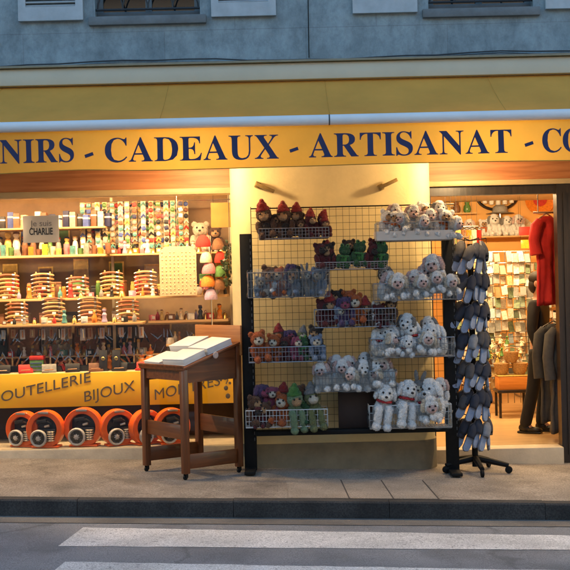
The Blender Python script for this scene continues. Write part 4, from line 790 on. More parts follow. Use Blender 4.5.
EXTRA = {'L1': ((P_DARK, .50, .8, .02, .7, 'dark bear between the hatted dolls'), (P_MONKEY, .66, .1, -.01, .55, 'small brown monkey in front')),
 'L2': ((P_COW, .28, .1, .02, .66, 'white cow at the front'), (P_PURPLE, .50, .5, .05, .8, 'purple rabbit'), (P_MONKEY, .90, .9, .07, .75, 'brown monkey at the right back'), (P_GREY, .74, .1, .05, .6, 'grey donkey')),
 'L3': ((P_BROWNRED, .42, .9, .05, .75, 'brown doll with a red hat at the back'), (P_PURPLE, .54, .9, .06, .7, 'purple rabbit at the back'), (P_MONKEY, .05, .8, .03, .72, 'brown monkey at the left back'), (P_OLIVE, .68, .8, .08, .62, 'olive doll with a grey hat')),
 'L4': ((P_PINK, .30, .8, .12, .75, 'pink rabbit at the back'), (P_MONKEY, .74, .8, .1, .85, 'brown monkey behind the dolls'), (P_FROG, .76, .2, .0, .7, 'green frog between the dolls'), (P_WINE, .16, .0, -.01, .66, 'wine red bear at the front left')),
 'M1': ((P_DARK, .15, .8, .04, .7, 'dark bear at the left back'), (P_DARK, .50, .8, .04, .72, 'dark bear between two frogs'), (P_WINE, .86, .8, .05, .7, 'wine red bear at the right back')),
 'M2': ((P_DARK, .30, .9, .08, .8, 'dark bear at the back'), (P_BLUE, .30, .0, .0, .6, 'pale blue bear at the front'), (P_ORANGE, .47, .9, .08, .8, 'orange bear at the back'), (P_BROWNRED, .66, .4, .0, .72, 'brown doll with a red hat'), (P_MONKEY, .96, .5, .03, .7, 'brown monkey at the right end')),
 'M3': ((P_SHEEP, .22, .9, .06, .8, 'sheep at the left back'), (P_LAMB, .45, .0, .02, .75, 'white lamb low at the front'), (P_DOGB, .68, .9, .07, .8, 'white dog at the right back'), (P_LAMB, .85, -.1, .02, .7, 'white lamb at the right front')),
 'R1': ((P_SHEEP, .18, .8, .10, .75, 'sheep at the left back'), (P_LAMB, .38, .0, .07, .72, 'white lamb over the front'), (P_COW, .62, .8, .11, .75, 'white cow at the back'), (P_DOGB, .84, .9, .10, .8, 'white dog at the right back')),
 'R2': ((P_DOGB, .22, .8, .06, .8, 'white dog at the left back'), (P_LAMB, .55, -.1, .03, .78, 'white lamb at the front'), (P_SHEEP, .70, .9, .07, .8, 'curly sheep at the back')),
 'R3': ((P_LAMB, .16, -.1, .02, .8, 'white lamb at the left front'), (P_DOGB, .17, .9, .07, .85, 'grey eared dog at the left back'), (P_LAMB, .66, -.1, .02, .8, 'white lamb at the right front'), (P_DOGB, .80, .9, .08, .85, 'grey eared dog at the right back')),
 'R4': ((P_LAMB, .76, -.1, .06, .95, 'white lamb at the front right'), (P_DOGB, .26, .9, .12, .85, 'grey eared dog at the left back'), (P_SHEEP, .92, .95, .18, .8, 'sheep at the right back'))}
WHERE = {'L1': 'in the top left basket', 'L2': 'in the film lined left basket', 'L3': 'in the third left basket', 'L4': 'in the lowest left basket', 'M1': 'in the top middle basket', 'M2': 'in the second middle basket', 'M3': 'in the lowest middle basket', 'R1': 'in the card lined top right basket', 'R2': 'in the second right basket', 'R3': 'in the third right basket', 'R4': 'in the lowest right basket'}
for key, its in EXTRA.items(): fill(key, [(pr, fx, fy, lf, sc, rnd.uniform(-.6, .6), wd) for pr, fx, fy, lf, sc, wd in its], WHERE[key])

# ------------------------------------------------------------------ stand of hanging slippers beside the rack
sx, sy = 1.755, -.12; sz = gz(sx)
stn = thing('slipper_stand', 'black stand on a star foot hung with slippers beside the toy rack', 'stand', (sx, sy, sz))
b = MB(); b.tube([(0, 0, .05), (0, 0, 2.15)], .028, 14); b.build('pole', M_BLACK, stn)
for k in range(5):
    a = R(200 + 72 * k); e = Vector((math.cos(a) * .31, math.sin(a) * .31, 0)); ez = gz(e.x)
    f = MB(); f.tube([(0, 0, .13), (e.x * .5, e.y * .5, .105 + ez * .5), (e.x, e.y, .075 + ez)], [.034, .028, .022], 8); fo = f.build('foot', M_BLACK, stn)
    MB().lathe([(.022, -.016), (.034, -.012), (.034, .012), (.022, .016)], (e.x, e.y, .036 + ez), 14, Matrix.Rotation(R(90), 4, 'X') @ Matrix.Rotation(a, 4, 'Y')).build('caster', M_BLACK, fo)
M_NAVY = mat('slipper_felt', (.032, .035, .050), .9, .2, 20, .3, 200); M_LIN = mat('slipper_lining', (.26, .31, .42), .9, .15, 20, .3, 200); M_SOLE = mat('slipper_sole', (.16, .15, .15), .8); M_GFELT = mat('slipper_grey_felt', (.075, .07, .072), .9, .2, 20, .3, 200)
def slipper(m):
    t = thing('slipper', 'x', 'slipper', (0, 0, 0), 0, 'slippers on the revolving stand')
    outl = [(.0, -.15), (.032, -.135), (.042, -.09), (.036, -.03), (.042, .04), (.05, .09), (.04, .135), (.012, .155), (-.022, .15), (-.044, .12), (-.046, .07), (-.036, .0), (-.034, -.07), (-.036, -.12), (-.02, -.145)]
    MB().prism(outl, .014).build('sole', M_SOLE, t)
    b = MB(); b.prism([(x * .93, z * .95) for x, z in outl], .012, Matrix.Translation((0, -.011, 0))); b.build('lining', M_LIN, t)
    b = MB(); rings = []
    for q in range(7):
        z = -.02 - .13 * q / 6 if False else .145 - .15 * q / 6; wd = [.020, .040, .048, .049, .046, .043, .042][q]; hh = [.018, .035, .045, .052, .055, .055, .05][q]
        rings.append([b.bm.verts.new((wd * math.cos(R(180 * k / 10)), -.004 - hh * math.sin(R(180 * k / 10)), z)) for k in range(11)])
    for A, B_ in zip(rings, rings[1:]):
        for k in range(10): b.bm.faces.new((A[k], A[k + 1], B_[k + 1], B_[k]))
    b.bm.faces.new(rings[0]); b.build('upper', m, t, solid=.004); return t
SL1, SL2, SL3 = slipper(M_NAVY), slipper(M_GFELT), slipper(mat('slipper_light_felt', (.24, .24, .25), .9, .2, 20, .3, 200))
first = {id(SL1): True, id(SL2): True, id(SL3): True}; arms = MB()
TIER = ['top', 'second', 'third', 'fourth', 'fifth', 'sixth', 'lowest']
for row in range(7):
    z = 2.03 - row * .275
    for c, (ang, rad) in enumerate(((-122, .13), (-64, .14), (-5, .15), (-170, .13))):
        a = R(ang + (row % 2) * 12); px, py = rad * math.cos(a), rad * math.sin(a)
        arms.tube([(0, 0, z + .15), (px, py, z + .17)], .005, 5); arms.tube([(px, py, z + .17), (px, py, z + .12)], .003, 5)
        for s in (0, 1):
            kind = 1 if (row + c) % 4 == 0 else (2 if (row * 2 + c + s) % 7 == 0 else 0)
            pr = (SL1, SL2, SL3)[kind]
            o = pr if first.pop(id(pr), False) else copy_tree(pr)
            tx, ty = -math.sin(a), math.cos(a)
            o.location = (sx - .03 + px + (s - .5) * .075 * tx, sy + py + (s - .5) * .075 * ty - s * .02, sz + z - s * .035)
            o.rotation_euler = (R(-6) + rnd.uniform(-.08, .08), R(24) + rnd.uniform(-.22, .22), (a + R(90)) * .6 + R(18) + rnd.uniform(-.15, .15))
            q = rnd.uniform(.92, 1.02); o.scale = (q, q * .9, q)
            side = ['on the rack side', 'facing the kerb', 'on the door side', 'at the back'][c]
            o['label'] = f"{('navy', 'charcoal', 'light grey')[kind]} slipper, {TIER[row]} tier of the stand, {side}, {'right' if s else 'left'} of its pair"
arms.build('hanger_arm', M_BLACK, stn)
# tan straps hanging behind the rack's right end
for k in range(4):
    c = at(458 + k * 4.2, 236 + (k % 2) * 3, .28); t = thing('belt', f"tan leather belt hanging beside the door, {ORD[k]} of four", 'belt', c, 0, 'belts hanging beside the door')
    MB().span((-.017, -.003, -.62 - .1 * (k % 2)), (.017, .003, 0), .0015).build('strap', mat('leather_tan', (.33, .19, .08), .6, .2, 9), t)
    r = MB(); r.tube([(-.022, -.004, -.015), (.022, -.004, -.015), (.022, -.004, .03), (-.022, -.004, .03)], .004, 6, closed=True); r.build('buckle', M_STEEL, t)
c = at(450, 233, .30); t = thing('belt_rail', 'thin metal rail fixed beside the door with belts hanging from it', 'rail', c)
MB().tube([(-.02, 0, .06), (.28, 0, .06)], .006, 8).build('bar', M_STEEL, t); MB().span((-.055, -.02, .03), (-.02, .02, .09), .003).build('bracket', M_STEEL, t)
# ------------------------------------------------------------------ show window: band panel, shelves and goods
M_BAND = mat('band_yellow', (.86, .53, .012), .5, .05, 3)
M_LETG = mat('band_letter', (.10, .085, .06), .6)
band = thing('sign_panel', 'yellow panel with slanting dark lettering low in the souvenir window', 'sign', (-2.4, .95, .53))
MB().span((-4.15, .95, .535), (PX0 - .01, .972, .885), .003).build('panel', M_BAND, band, world=True)
ang = R(11.5)
def bandtext(body, u, v, capw, size):
    p = at(u, v, .947); M = Matrix.Translation(p) @ UPR @ Matrix.Rotation(ang, 4, 'Z')
    o = text('lettering', body, size, M_LETG, band, Matrix.Identity(4), .0015, .18)
    for q in o.data.vertices: q.co += band.location
    w0 = min(q.co.x for q in o.data.vertices) if 0 else 0
    xs_ = [q.co.x for q in o.data.vertices]; s = capw / (max(xs_) - min(xs_)); x0 = min(xs_)
    for q in o.data.vertices: q.co = (M @ Vector(((q.co.x - x0) * s, q.co.y, q.co.z))) - band.location
bandtext('COUTELLERIE', -9.5, 404.5, 1.09, .15); bandtext('BIJOUX', 84.5, 402, .555, .155); bandtext('MONTRES', 155, 400, .71, .155)
m = MB()
for u, v, r_ in ((225, 377, .026), (226, 388, .022), (228, 396, .024), (221, 380, .012), (230, 383, .013)):
    p = at(u, v, .946); m.ell(p, (r_, .003, r_ * 1.15), None, 12, 8)
m.tube([at(u, v, .946) for u, v in ((218, 376), (221, 374), (225, 376), (228, 380), (226, 384))], .006, 6); m.build('flower_mark', M_LETG, band, world=True)
M_SHELF = wood('shelf_wood', (.50, .30, .12), (.68, .45, .21), .45, 'X', .6)
M_PLAT = mat('display_cloth', (.62, .50, .30), .85, .12, 6)
pl = thing('display_platform', 'cloth covered display step behind the yellow lettered panel', 'platform', (-2.4, .98, .17))
MB().span((-4.15, .974, .86), (PX0 - .004, 1.94, .89), .004).build('top', M_PLAT, pl, world=True)
MB().span((-4.15, 1.30, .168), (PX0 - .004, 1.33, .859)).build('riser', mat('riser_dark', (.05, .03, .018), .7), pl, world=True)
su = thing('shelving_unit', 'wooden shelves full of knives and trinkets in the souvenir window', 'shelves', (-2.4, 1.4, .89))
Z1, Z2, Z3, Z4 = 1.40, 1.665, 2.13, 2.43
def shelf(x0, x1, y0, y1, z, m=M_SHELF, th=.026): MB().span((x0, y0, z - th), (x1, y1, z), .003).build('shelf', m, su, world=True)
shelf(-4.15, -1.50, 1.0, 1.42, Z1); shelf(-4.15, -.62, 1.2, 1.62, Z2); shelf(-4.15, -1.92, 1.3, 1.7, Z3); shelf(-4.15, -1.92, 1.35, 1.75, Z4, th=.018); shelf(-1.90, -.62, 1.45, 1.75, Z3, th=.02)
b = MB()
for xx in (-3.55, -1.91, -.60): b.span((xx - .014, 1.72, .89), (xx + .014, 1.76, 2.9))
b.build('upright', M_CREAM, su, world=True, smooth=False)
b = MB(); b.tube([(-1.9, 1.52, 2.70), (-.56, 1.52, 2.70)], .007, 6); b.build('hanging_rail', M_STEEL, su, world=True)
PAL = {'red': (.5, .03, .02), 'orange': (.7, .22, .03), 'yellow': (.75, .52, .05), 'white': (.75, .73, .68), 'cream': (.7, .6, .42), 'green': (.10, .22, .06), 'blue': (.06, .10, .35), 'navy': (.015, .02, .08), 'pink': (.65, .22, .26), 'brown': (.20, .09, .04), 'black': (.015, .014, .014), 'grey': (.28, .27, .25), 'lilac': (.42, .32, .48), 'teal': (.10, .28, .27), 'gold': (.6, .42, .12)}
def pm(c, rough=.5): return mat('goods_' + c, PAL[c], rough, .22, 35, .1, 90)
# stacks of curved wooden handled knives
KW = [wood('olive_handle', (.26, .10, .03), (.44, .20, .07), .35, 'X', 1.5), wood('rose_handle', (.20, .055, .022), (.36, .12, .05), .35, 'X', 1.5), wood('box_handle', (.36, .21, .08), (.55, .36, .17), .35, 'X', 1.5)]
def knife_stack(n, km):
    t = thing('knife_rack', 'x', 'knife rack', (0, 0, 0), 0, 'racks of folding knives on the window shelves')
    for sx_ in (-.075, .075):
        b = MB(); b.span((sx_ - .009, .022, 0), (sx_ + .009, .034, n * .043 + .03), .003); b.build('post', KW[2], t)
    MB().span((-.12, -.04, 0), (.12, .045, .012), .003).build('base', KW[2], t)
    for k in range(n):
        z = .035 + k * .043; q = MB(); P = [(-.125 + .25 * i / 10, -.004 + .004 * math.sin(i), z + .018 * math.sin(math.pi * i / 10) * (1 if k % 2 else .8) - .004) for i in range(11)]
        q.tube(P, [.006, .011, .014, .0145, .0135, .0125, .0125, .0135, .0145, .012, .007], 8); o = q.build('knife', KW[(km + (k % 2) * (k % 3)) % 3], t)
        s = MB(); s.tube([P[7], P[8]], .0155, 8); s.tube([P[0], P[1]], [.0075, .0125], 8); s.build('bolster', M_STEEL, o)
    for k in range(2):
        q = MB(); q.box((-.03 + .05 * k, -.05, .02 + .09 * k), (.04, .002, .025), (R(-12), rnd.uniform(-.1, .1), 0)); q.build('price_tag', pm('white'), t, smooth=False)
    return t
KS = [knife_stack(6, 0), knife_stack(5, 1), knife_stack(6, 2)]
kf = {0, 1, 2}
def put_k(i, loc, rz, lab):
    o = KS[i] if i in kf else copy_tree(KS[i]); kf.discard(i); o.location = loc; o.rotation_euler = (0, 0, rz); o['label'] = lab
for i, u in enumerate((-30, 17, 54, 90, 128)):
    p = at(u, 322, 1.12); put_k(i % 3, (p.x, 1.12, Z1), rnd.uniform(-.15, .15), f'rack of wooden knives on the lower window shelf, {ORD[i]}')
for i, u in enumerate((-26, 8, 43, 78, 112, 146)):
    p = at(u, 297, 1.32); put_k((i + 1) % 3, (p.x, 1.32, Z2), rnd.uniform(-.15, .15), f'rack of wooden knives on the middle window shelf, {ORD[i]}')
# plain goods helper
def simple(name, lab, cat, mb, m, loc, rz=0, group=None):
    o = mb.build(name, m); o.location = loc; o.rotation_euler = (0, 0, rz); return tag(o, lab, cat, group)
# upper left shelves: rows of small boxes, glasses and figurines
ORDX = ORD + ['fifteenth from the left', 'sixteenth from the left', 'seventeenth from the left', 'eighteenth from the left', 'nineteenth from the left', 'twentieth from the left', 'twenty first from the left', 'twenty second from the left']
for i in range(20):
    c = ['navy', 'white', 'navy', 'grey', 'black', 'blue', 'brown', 'cream', 'navy', 'white', 'brown'][i % 11]; x = -3.35 + i * .076; h = .13 + .05 * ((i * 3) % 4) / 3
    t = thing('gift_box', f'{c} gift box on the top window shelf, {ORDX[i]}', 'box', (x, 1.42 + .05 * (i % 2), Z4), rnd.uniform(-.3, .3), 'gift boxes on the top window shelf')
    MB().box((0, 0, h / 2), (.062, .06, h), None, .003).build('box', pm(c), t); MB().box((0, 0, h * .7), (.064, .062, .018), None, .002).build('band', pm('white' if c != 'white' else 'navy'), t)
for i in range(20):
    c = ['yellow', 'brown', 'teal', 'cream', 'orange', 'green', 'gold', 'brown', 'grey', 'pink'][(i * 3) % 10]; x = -3.33 + i * .075; h = .07 + .05 * ((i * 5) % 3) / 2
    t = thing('mug', f'small {c} mug on the upper window shelf, {ORDX[i]}', 'mug', (x, 1.36 + .05 * (i % 2), Z3), rnd.uniform(-2, 2), 'mugs on the upper window shelf')
    MB().lathe([(.024, 0), (.03, .01), (.031, h), (.028, h), (.026, .012)], n=16).build('cup', pm(c, .2), t)
    hd = MB(); hd.tube([(.03 + .02 * math.sin(math.pi * k / 8), 0, h * .2 + h * .6 * k / 8) for k in range(9)], .004, 6); hd.build('handle', pm(c, .2), t)
for i in range(16):
    x = -3.3 + i * .092; c = ['cream', 'brown', 'gold', 'green', 'brown', 'white', 'grey'][(i * 3) % 7]
    t = thing('figurine', f'small {c} figurine behind the mugs, {ORDX[i]}', 'figurine', (x, 1.56, Z3), rnd.uniform(-1, 1), 'figurines on the upper window shelf')
    s = rnd.uniform(.75, 1.15); b = MB(); b.lathe([(.04, 0), (.045, .01), (.03, .06), (.038, .12), (.028, .17), (.012, .185)], n=14); b.ell((0, 0, .21), .032); b.build('body', pm(c, .3), t)
    MB().ell((0, .004, .228), (.034, .034, .02)).build('hat', pm(['brown', 'red', 'navy', 'gold'][i % 4]), t); t.scale = (s, s, s)
for i in range(22):
    x = -3.4 + i * .125; c = ['gold', 'brown', 'green', 'red', 'orange', 'cream', 'black'][(i * 4) % 7]; h = rnd.uniform(.08, .16)
    t = thing('jar', f'small {c} jar between the knife racks, middle window shelf, {ORDX[i]}', 'jar', (x, 1.24 + .02 * (i % 2) if False else 1.43, Z2 + .001), 0, 'jars on the middle window shelf')
    MB().lathe([(.024, 0), (.028, .008), (.028, h * .8), (.02, h)], n=14).build('body', pm(c, .2), t); MB().lathe([(.022, h + .001), (.022, h + .018), (.016, h + .022)], n=12).build('lid', pm('gold', .3), t)
# hanging strips of key rings and trinkets
for i in range(28):
    x = at(82 + (i // 2) * 7.6 + (i % 2) * 3.8, 220, 1.5).x + rnd.uniform(-.01, .01)
    t = thing('trinket_strip', f'hanging strip of trinkets in the souvenir window, {(ORD[i // 2])}, {"back" if i % 2 else "front"} layer', 'trinkets', (x, 1.50 + .09 * (i % 2), 2.70), rnd.uniform(-.2, .2), 'strips of trinkets hanging in the souvenir window')
    MB().span((-.026, .004, -.56 + .05 * (i % 3)), (.026, .008, 0)).build('card_strip', mat(['strip_cream', 'strip_white', 'strip_gold'][i % 3], [(.55, .44, .24), (.60, .55, .42), (.30, .18, .07)][i % 3], .6, .1, 30), t, smooth=False)
    me = None
    for k in range(8):
        z = -.035 - k * .065; c = rnd.choice(['white', 'cream', 'red', 'gold', 'teal', 'grey', 'pink', 'blue', 'white', 'brown', 'green', 'black', 'navy'])
        b = MB(); sh = (i + k // 3) % 3
        if sh == 0: b.ell((0, -.006, z), (.026, .012, .026), None, 10, 7)
        elif sh == 1: b.tube([(-.024, -.006, z - .014), (0, -.01, z + .02), (.024, -.006, z - .012)], .011, 6)
        else: b.box((0, -.004, z), (.046, .014, .044), (0, rnd.uniform(-.4, .4), 0), .003)
        b.tube([(0, -.002, z + .016), (0, -.004, z + .03)], .002, 5); b.build('trinket', pm(c, .35), t)
# peg board with earrings
p = at(178, 271, 1.1); t = thing('peg_board', 'cream board with rows of tiny earrings hanging in the souvenir window', 'display board', (p.x, 1.1, p.z))
b = MB(); hw, hh = .195, .26; b.prism([(-hw, -hh), (hw, -hh), (hw, hh - .05), (hw - .06, hh), (-hw + .06, hh), (-hw, hh - .05)], .012); b.build('board', mat('peg_cloth', (.50, .39, .24), .85, .08, 20, .2, 80), t, smooth=False)
b = MB()
for r_ in range(12):
    for c in range(9):
        if rnd.random() < .9: b.ell((-hw + .03 + c * .042, -.004, -hh + .03 + r_ * .039), (.006, .004, .008), None, 6, 5)
b.build('earring', mat('earring_silver', (.62, .5, .33), .3, metal=.7), t)
t['label'] = 'cream board with rows of tiny earrings hanging in the souvenir window'
b = MB(); b.tube([(0, .006, hh), (-.03, .006, hh + .06), (0, .006, hh + .10), (.03, .006, hh + .06), (0, .006, hh)], .004, 6); b.tube([(0, .006, hh + .1), (0, .02, 2.9 - p.z)], .0025, 5); b.build('hanger', M_STEEL, t)
# plain yellow card, plush goat, hats and bunch beside the pillar
p = at(221, 215, 1.0); t = thing('card', 'plain mustard card hanging at the upper right corner of the souvenir window', 'card', p)
MB().box((0, 0, 0), (.21, .004, .26)).build('sheet', mat('card_mustard', (.20, .11, .008), .6), t, smooth=False); b = MB(); b.tube([(-.08, 0, .13), (-.08, 0, .5)], .002, 4); b.tube([(.08, 0, .13), (.08, 0, .5)], .002, 4); b.build('string', M_WIRE, t)
cr = thing('plush_bear', 'x', 'plush toy'); bpy.data.objects.remove(cr)
P_CREAMB = plush('plush_bear', 'sit', F_CREAM, None, 'round', label='cream plush bear sitting high in the souvenir window beside the mustard card')
p = at(198, 232, 1.25); P_CREAMB.location = (p.x, 1.6, Z3); P_CREAMB.scale = (1.05, 1.05, 1.05); P_CREAMB['group'] = 'plush toys in the souvenir window'
o = copy_tree(P_MONKEY, None, (at(214, 228, 1.6).x, 1.62, Z3), .2, 'brown plush monkey with a tan face high in the souvenir window behind the mustard card', .9); o['group'] = 'plush toys in the souvenir window'
hz_ = [(203, 242, 'red', .75), (218, 245, 'brown', .6), (206, 258, 'cream', .6), (220, 258, 'red', .55), (209, 269, 'pink', .7), (220, 272, 'green', .55), (208, 282, 'orange', .72), (219, 285, 'brown', .55), (211, 295, 'lilac', .65)]
hs = thing('hat_stand', 'slim steel stand carrying a column of bright hats beside the pillar', 'stand', (at(211, 290, 1.15).x, 1.2, .89))
b = MB(); b.tube([(0, 0, 0), (0, 0, 1.40)], .008, 8); b.lathe([(.10, 0), (.1, .012), (.02, .02)], n=20); b.build('pole', M_STEEL, hs)
for u, v, c, s in hz_:
    p = at(u, v, 1.15); t = thing('hat', f'{c} knitted hat beside the pillar, {["top left", "top right", "second left", "second right", "third left", "third right", "fourth left", "fourth right", "lowest"][[q[:2] for q in hz_].index((u, v))]} of its column', 'hat', (p.x, 1.15, p.z - .05), rnd.uniform(-.4, .4), 'knitted hats in the souvenir window')
    b = MB(); b.lathe([(.105 * s, 0), (.112 * s, .02), (.10 * s, .06), (.07 * s, .105), (.02 * s, .125)], n=20); b.build('crown', mat('knit_' + c, PAL[c], .95, .25, 60, .6, 150), t)
    MB().ell((0, 0, .135 * s), .025 * s).build('pompom', mat('knit_white', (.6, .55, .5), .95, .2, 60), t)
bn = thing('garland', 'dark green garland of leaves hanging beside the pillar in the souvenir window', 'garland', at(230, 262, .95))
b = MB()
for k in range(240):
    z = rnd.uniform(-.24, .2); a = rnd.uniform(0, 6.28); r_ = rnd.uniform(.01, .07) * (1 - abs(z) * 1.2); M = Matrix.Translation((r_ * math.cos(a), r_ * math.sin(a), z)) @ Euler((rnd.uniform(-1, 1), rnd.uniform(-1, 1), a)).to_matrix().to_4x4()
    b.raw([M @ Vector(q) for q in ((0, 0, 0), (.022, .006, .014), (.05, 0, 0), (.022, -.006, -.014))], [(0, 1, 2, 3)])
b.build('leaves', mat('garland_leaf', (.035, .055, .025), .5, .5, 9), bn, smooth=False); b = MB(); b.tube([(0, 0, -.25), (0, 0, .75)], .004, 5); b.build('cord', M_WIRE, bn)
# right part of the middle shelf: small coloured goods
for i, (u, c) in enumerate(((164, 'brown'), (172, 'red'), (181, 'cream'), (190, 'lilac'), (199, 'white'), (207, 'pink'), (216, 'lilac'))):
    p = at(u, 318, 1.35); t = thing('purse', f'small {c} purse on the middle window shelf, {ORD[i]}', 'purse', (p.x, 1.36, Z2), rnd.uniform(-.5, .5), 'purses on the middle window shelf')
    MB().ell((0, 0, .045), (.05, .03, .045), None, 14, 9).build('pouch', pm(c), t); b = MB(); b.tube([(-.04, 0, .075), (-.02, 0, .11), (.02, 0, .11), (.04, 0, .075)], .006, 6); b.build('clasp', mat('brass', (.5, .33, .1), .3, metal=.9), t)
for i, (u, v, c) in enumerate(((150, 246, 'brown'), (157, 291, 'red'), (146, 290, 'gold'))): pass
# items behind the peg board on the middle shelf right of the knife racks
for i in range(5):
    x = at(150, 290, 1.45).x + .02 * i; 
# goods on the platform: open pocket knives, bustes, pouches, watches
def pocket_fan(n, lab, loc, rz):
    t = thing('knife_display', lab, 'knife display', loc, rz, 'open knife displays on the window step')
    b = MB(); b.prism([(-.13, 0), (.13, 0), (.11, .06), (-.11, .06)], .07, Matrix.Translation((0, -.02, 0))); b.build('block', pm('black', .6), t)
    for k in range(n):
        a = R(-50 + 100 * k / (n - 1)); M = Matrix.Translation((-.08 + .16 * k / (n - 1), .0, .065)) @ Matrix.Rotation(a, 4, 'Y')
        kn = MB(); kn.prism([(-.008, 0), (.008, 0), (.010, .05), (.006, .085), (-.007, .085), (-.010, .04)], .010, M); ko = kn.build('handle', KW[k % 3], t)
        bl = MB(); bl.prism([(-.006, .084), (.007, .084), (.005, .14), (-.004, .165)], .002, M @ Matrix.Translation((0, .004, 0))); bl.build('blade', M_STEEL, ko, smooth=False)
    return t
for i, u in enumerate((-12, 12, 52, 70, 88, 134)):
    p = at(u, 365, 1.2); pocket_fan(5, f'black block with fanned open knives on the window step, {ORD[i]}', (p.x, 1.12 + .1 * (i % 2), .89), rnd.uniform(-.2, .2))
for i, u in enumerate((103, 116)):
    p = at(u, 355, 1.05); t = thing('watch_stand', f'upright black watch stand on the window step, {"left" if i == 0 else "right"} one of two', 'watch stand', (p.x, 1.06, .89), rnd.uniform(-.1, .1), 'black watch stands on the window step')
    MB().box((0, 0, .115), (.085, .03, .21), (R(-10), 0, 0), .006).build('pad', pm('black', .8), t); MB().box((0, .03, .01), (.10, .12, .018), None, .003).build('base', pm('black', .6), t)
    b = MB(); b.lathe([(.018, 0), (.02, .004), (.016, .008)], (0, -.018, .13), 18, Matrix.Rotation(R(90), 4, 'X')); b.build('watch', mat('watch_gold', (.55, .4, .15), .25, metal=.9), t)
rb = thing('knife_box', 'red topped knife display box on the window step left of the fans of knives', 'box', (at(38, 362, 1.15).x, 1.12, .89))
MB().span((-.07, -.05, 0), (.07, .06, .13), .004).build('body', pm('green'), rb); MB().span((-.075, -.055, .131), (.075, .065, .175), .008).build('top', pm('red'), rb)
b = MB()
for k in range(3): b.span((-.06, -.056, .02 + k * .036), (.06, -.051, .034 + k * .036))
b.build('knife_row', M_STEEL, rb)
for i, (u, c, s) in enumerate(((141, 'orange', 1.0), (149, 'orange', 1.25), (157, 'red', .9), (60, 'red', .7), (76, 'red', .6), (196, 'pink', .9), (224, 'brown', 1.1), (212, 'orange', .9))):
    p = at(u, 366, 1.1); t = thing('pouch', f"{c} drawstring pouch on the window step, {ORD[sorted([141, 149, 157, 60, 76, 196, 224, 212]).index(u)]}", 'pouch', (p.x, 1.18, .89), rnd.uniform(-.5, .5), 'pouches on the window step')
    b = MB(); b.lathe([(.03, 0), (.055, .01), (.058, .06), (.03, .11), (.022, .12), (.036, .15)], n=16); b.build('bag', pm(c), t); t.scale = (s, s, s)
    b = MB(); b.lathe([(.026, .112), (.029, .117), (.026, .122)], n=14); b.build('string', pm('cream'), t)
for i in range(16):
    u = 2 + i * 15; p = at(u, 340, 1.6); h = rnd.uniform(.12, .3); c = rnd.choice(['grey', 'brown', 'black', 'cream', 'teal', 'gold'])
    t = thing('bottle_jar', f'{c} bottle at the back of the window step, {(ORD + ["fifteenth from the left", "sixteenth from the left"])[i]} of the row', 'bottle', (p.x, 1.62 + .08 * (i % 2), .89), 0, 'bottles at the back of the window step')
    t.name = 'bottle'
    MB().lathe([(.035, 0), (.04, .01), (.04, h * .62), (.014, h * .78), (.014, h)], n=16).build('body', pm(c, .15), t); MB().lathe([(.017, h + .001), (.017, h + .03), (.01, h + .034)], n=12).build('cap', pm('gold', .3), t)
# mixed small stock on the right half of the window, front of the middle shelf and a low side shelf
shelf(-1.48, -.62, 1.32, 1.66, 1.40)
shelf(-1.30, -.62, 1.38, 1.66, 1.14)
def trinket_thing(i, x, y, z, where, c, grp):
    k = i % 4; nm = ['small_box', 'flask', 'figurine', 'bell'][k]; cat = ['box', 'flask', 'figurine', 'bell'][k]
    t = thing(nm, f'small {c} {cat} {where}, {ORDX[i]}', cat, (x, y, z), rnd.uniform(-.8, .8), grp); s = rnd.uniform(.75, 1.2); t.scale = (s, s, s)
    if k == 0:
        MB().box((0, 0, .03), (.06, .05, .06), None, .003).build('box', pm(c), t); MB().box((0, -.026, .03), (.035, .003, .03)).build('tag', pm('white'), t, smooth=False)
    elif k == 1:
        MB().lathe([(.018, 0), (.024, .008), (.024, .05), (.009, .075), (.009, .09)], n=14).build('body', pm(c, .2), t); MB().lathe([(.011, .091), (.011, .108), (.006, .112)], n=10).build('cap', pm('gold', .3), t)
    elif k == 2:
        b = MB(); b.lathe([(.026, 0), (.03, .008), (.018, .05), (.024, .075), (.01, .1)], n=12); b.ell((0, 0, .118), .02, None, 10, 8); b.build('body', pm(c, .4), t); MB().ell((0, .003, .13), (.021, .021, .012), None, 10, 8).build('hat', pm('brown'), t)
    else:
        MB().lathe([(.034, 0), (.03, .012), (.02, .045), (.008, .056)], n=16).build('bell', mat('brass', (.5, .33, .1), .3, metal=.9), t); b = MB(); b.tube([(.012 * math.cos(2 * math.pi * q / 10), 0, .066 + .012 * math.sin(2 * math.pi * q / 10)) for q in range(10)], .003, 5, closed=True); b.build('loop', pm(c), t)
CC = ['pink', 'brown', 'white', 'red', 'grey', 'lilac', 'gold', 'cream', 'black', 'orange', 'teal']
for i in range(16): trinket_thing(i, -1.44 + i * .052, 1.37 + .06 * (i % 2), 1.401, 'on the low side shelf', CC[(i * 3) % 11], 'small goods on the low side shelf')
for i in range(13): trinket_thing(i, -1.26 + i * .05, 1.43 + .06 * (i % 2), 1.141, 'on the lowest side shelf', CC[(i * 5 + 2) % 11], 'small goods on the lowest side shelf')
for i in range(22): trinket_thing(i, -2.95 + i * .11, 1.235, Z2 + .001, 'at the front of the middle window shelf', CC[(i * 4 + 1) % 11], 'small goods at the front of the middle window shelf')
for i in range(14): trinket_thing(i, -2.95 + i * .105, 1.03, Z1 + .001, 'at the front of the lower window shelf', CC[(i * 7 + 1) % 11], 'small goods at the front of the lower window shelf')
for i in range(20): trinket_thing(i, -1.86 + i * .062, 1.49, Z3 + .001, 'on the shelf under the trinket strips', CC[(i * 2 + 1) % 11], 'small goods under the trinket strips')
for i in range(22): trinket_thing(i, -2.95 + i * .105, 1.28 + .05 * (i % 2), .891, 'in the middle of the window step', CC[(i * 6 + 4) % 11], 'small goods on the window step')
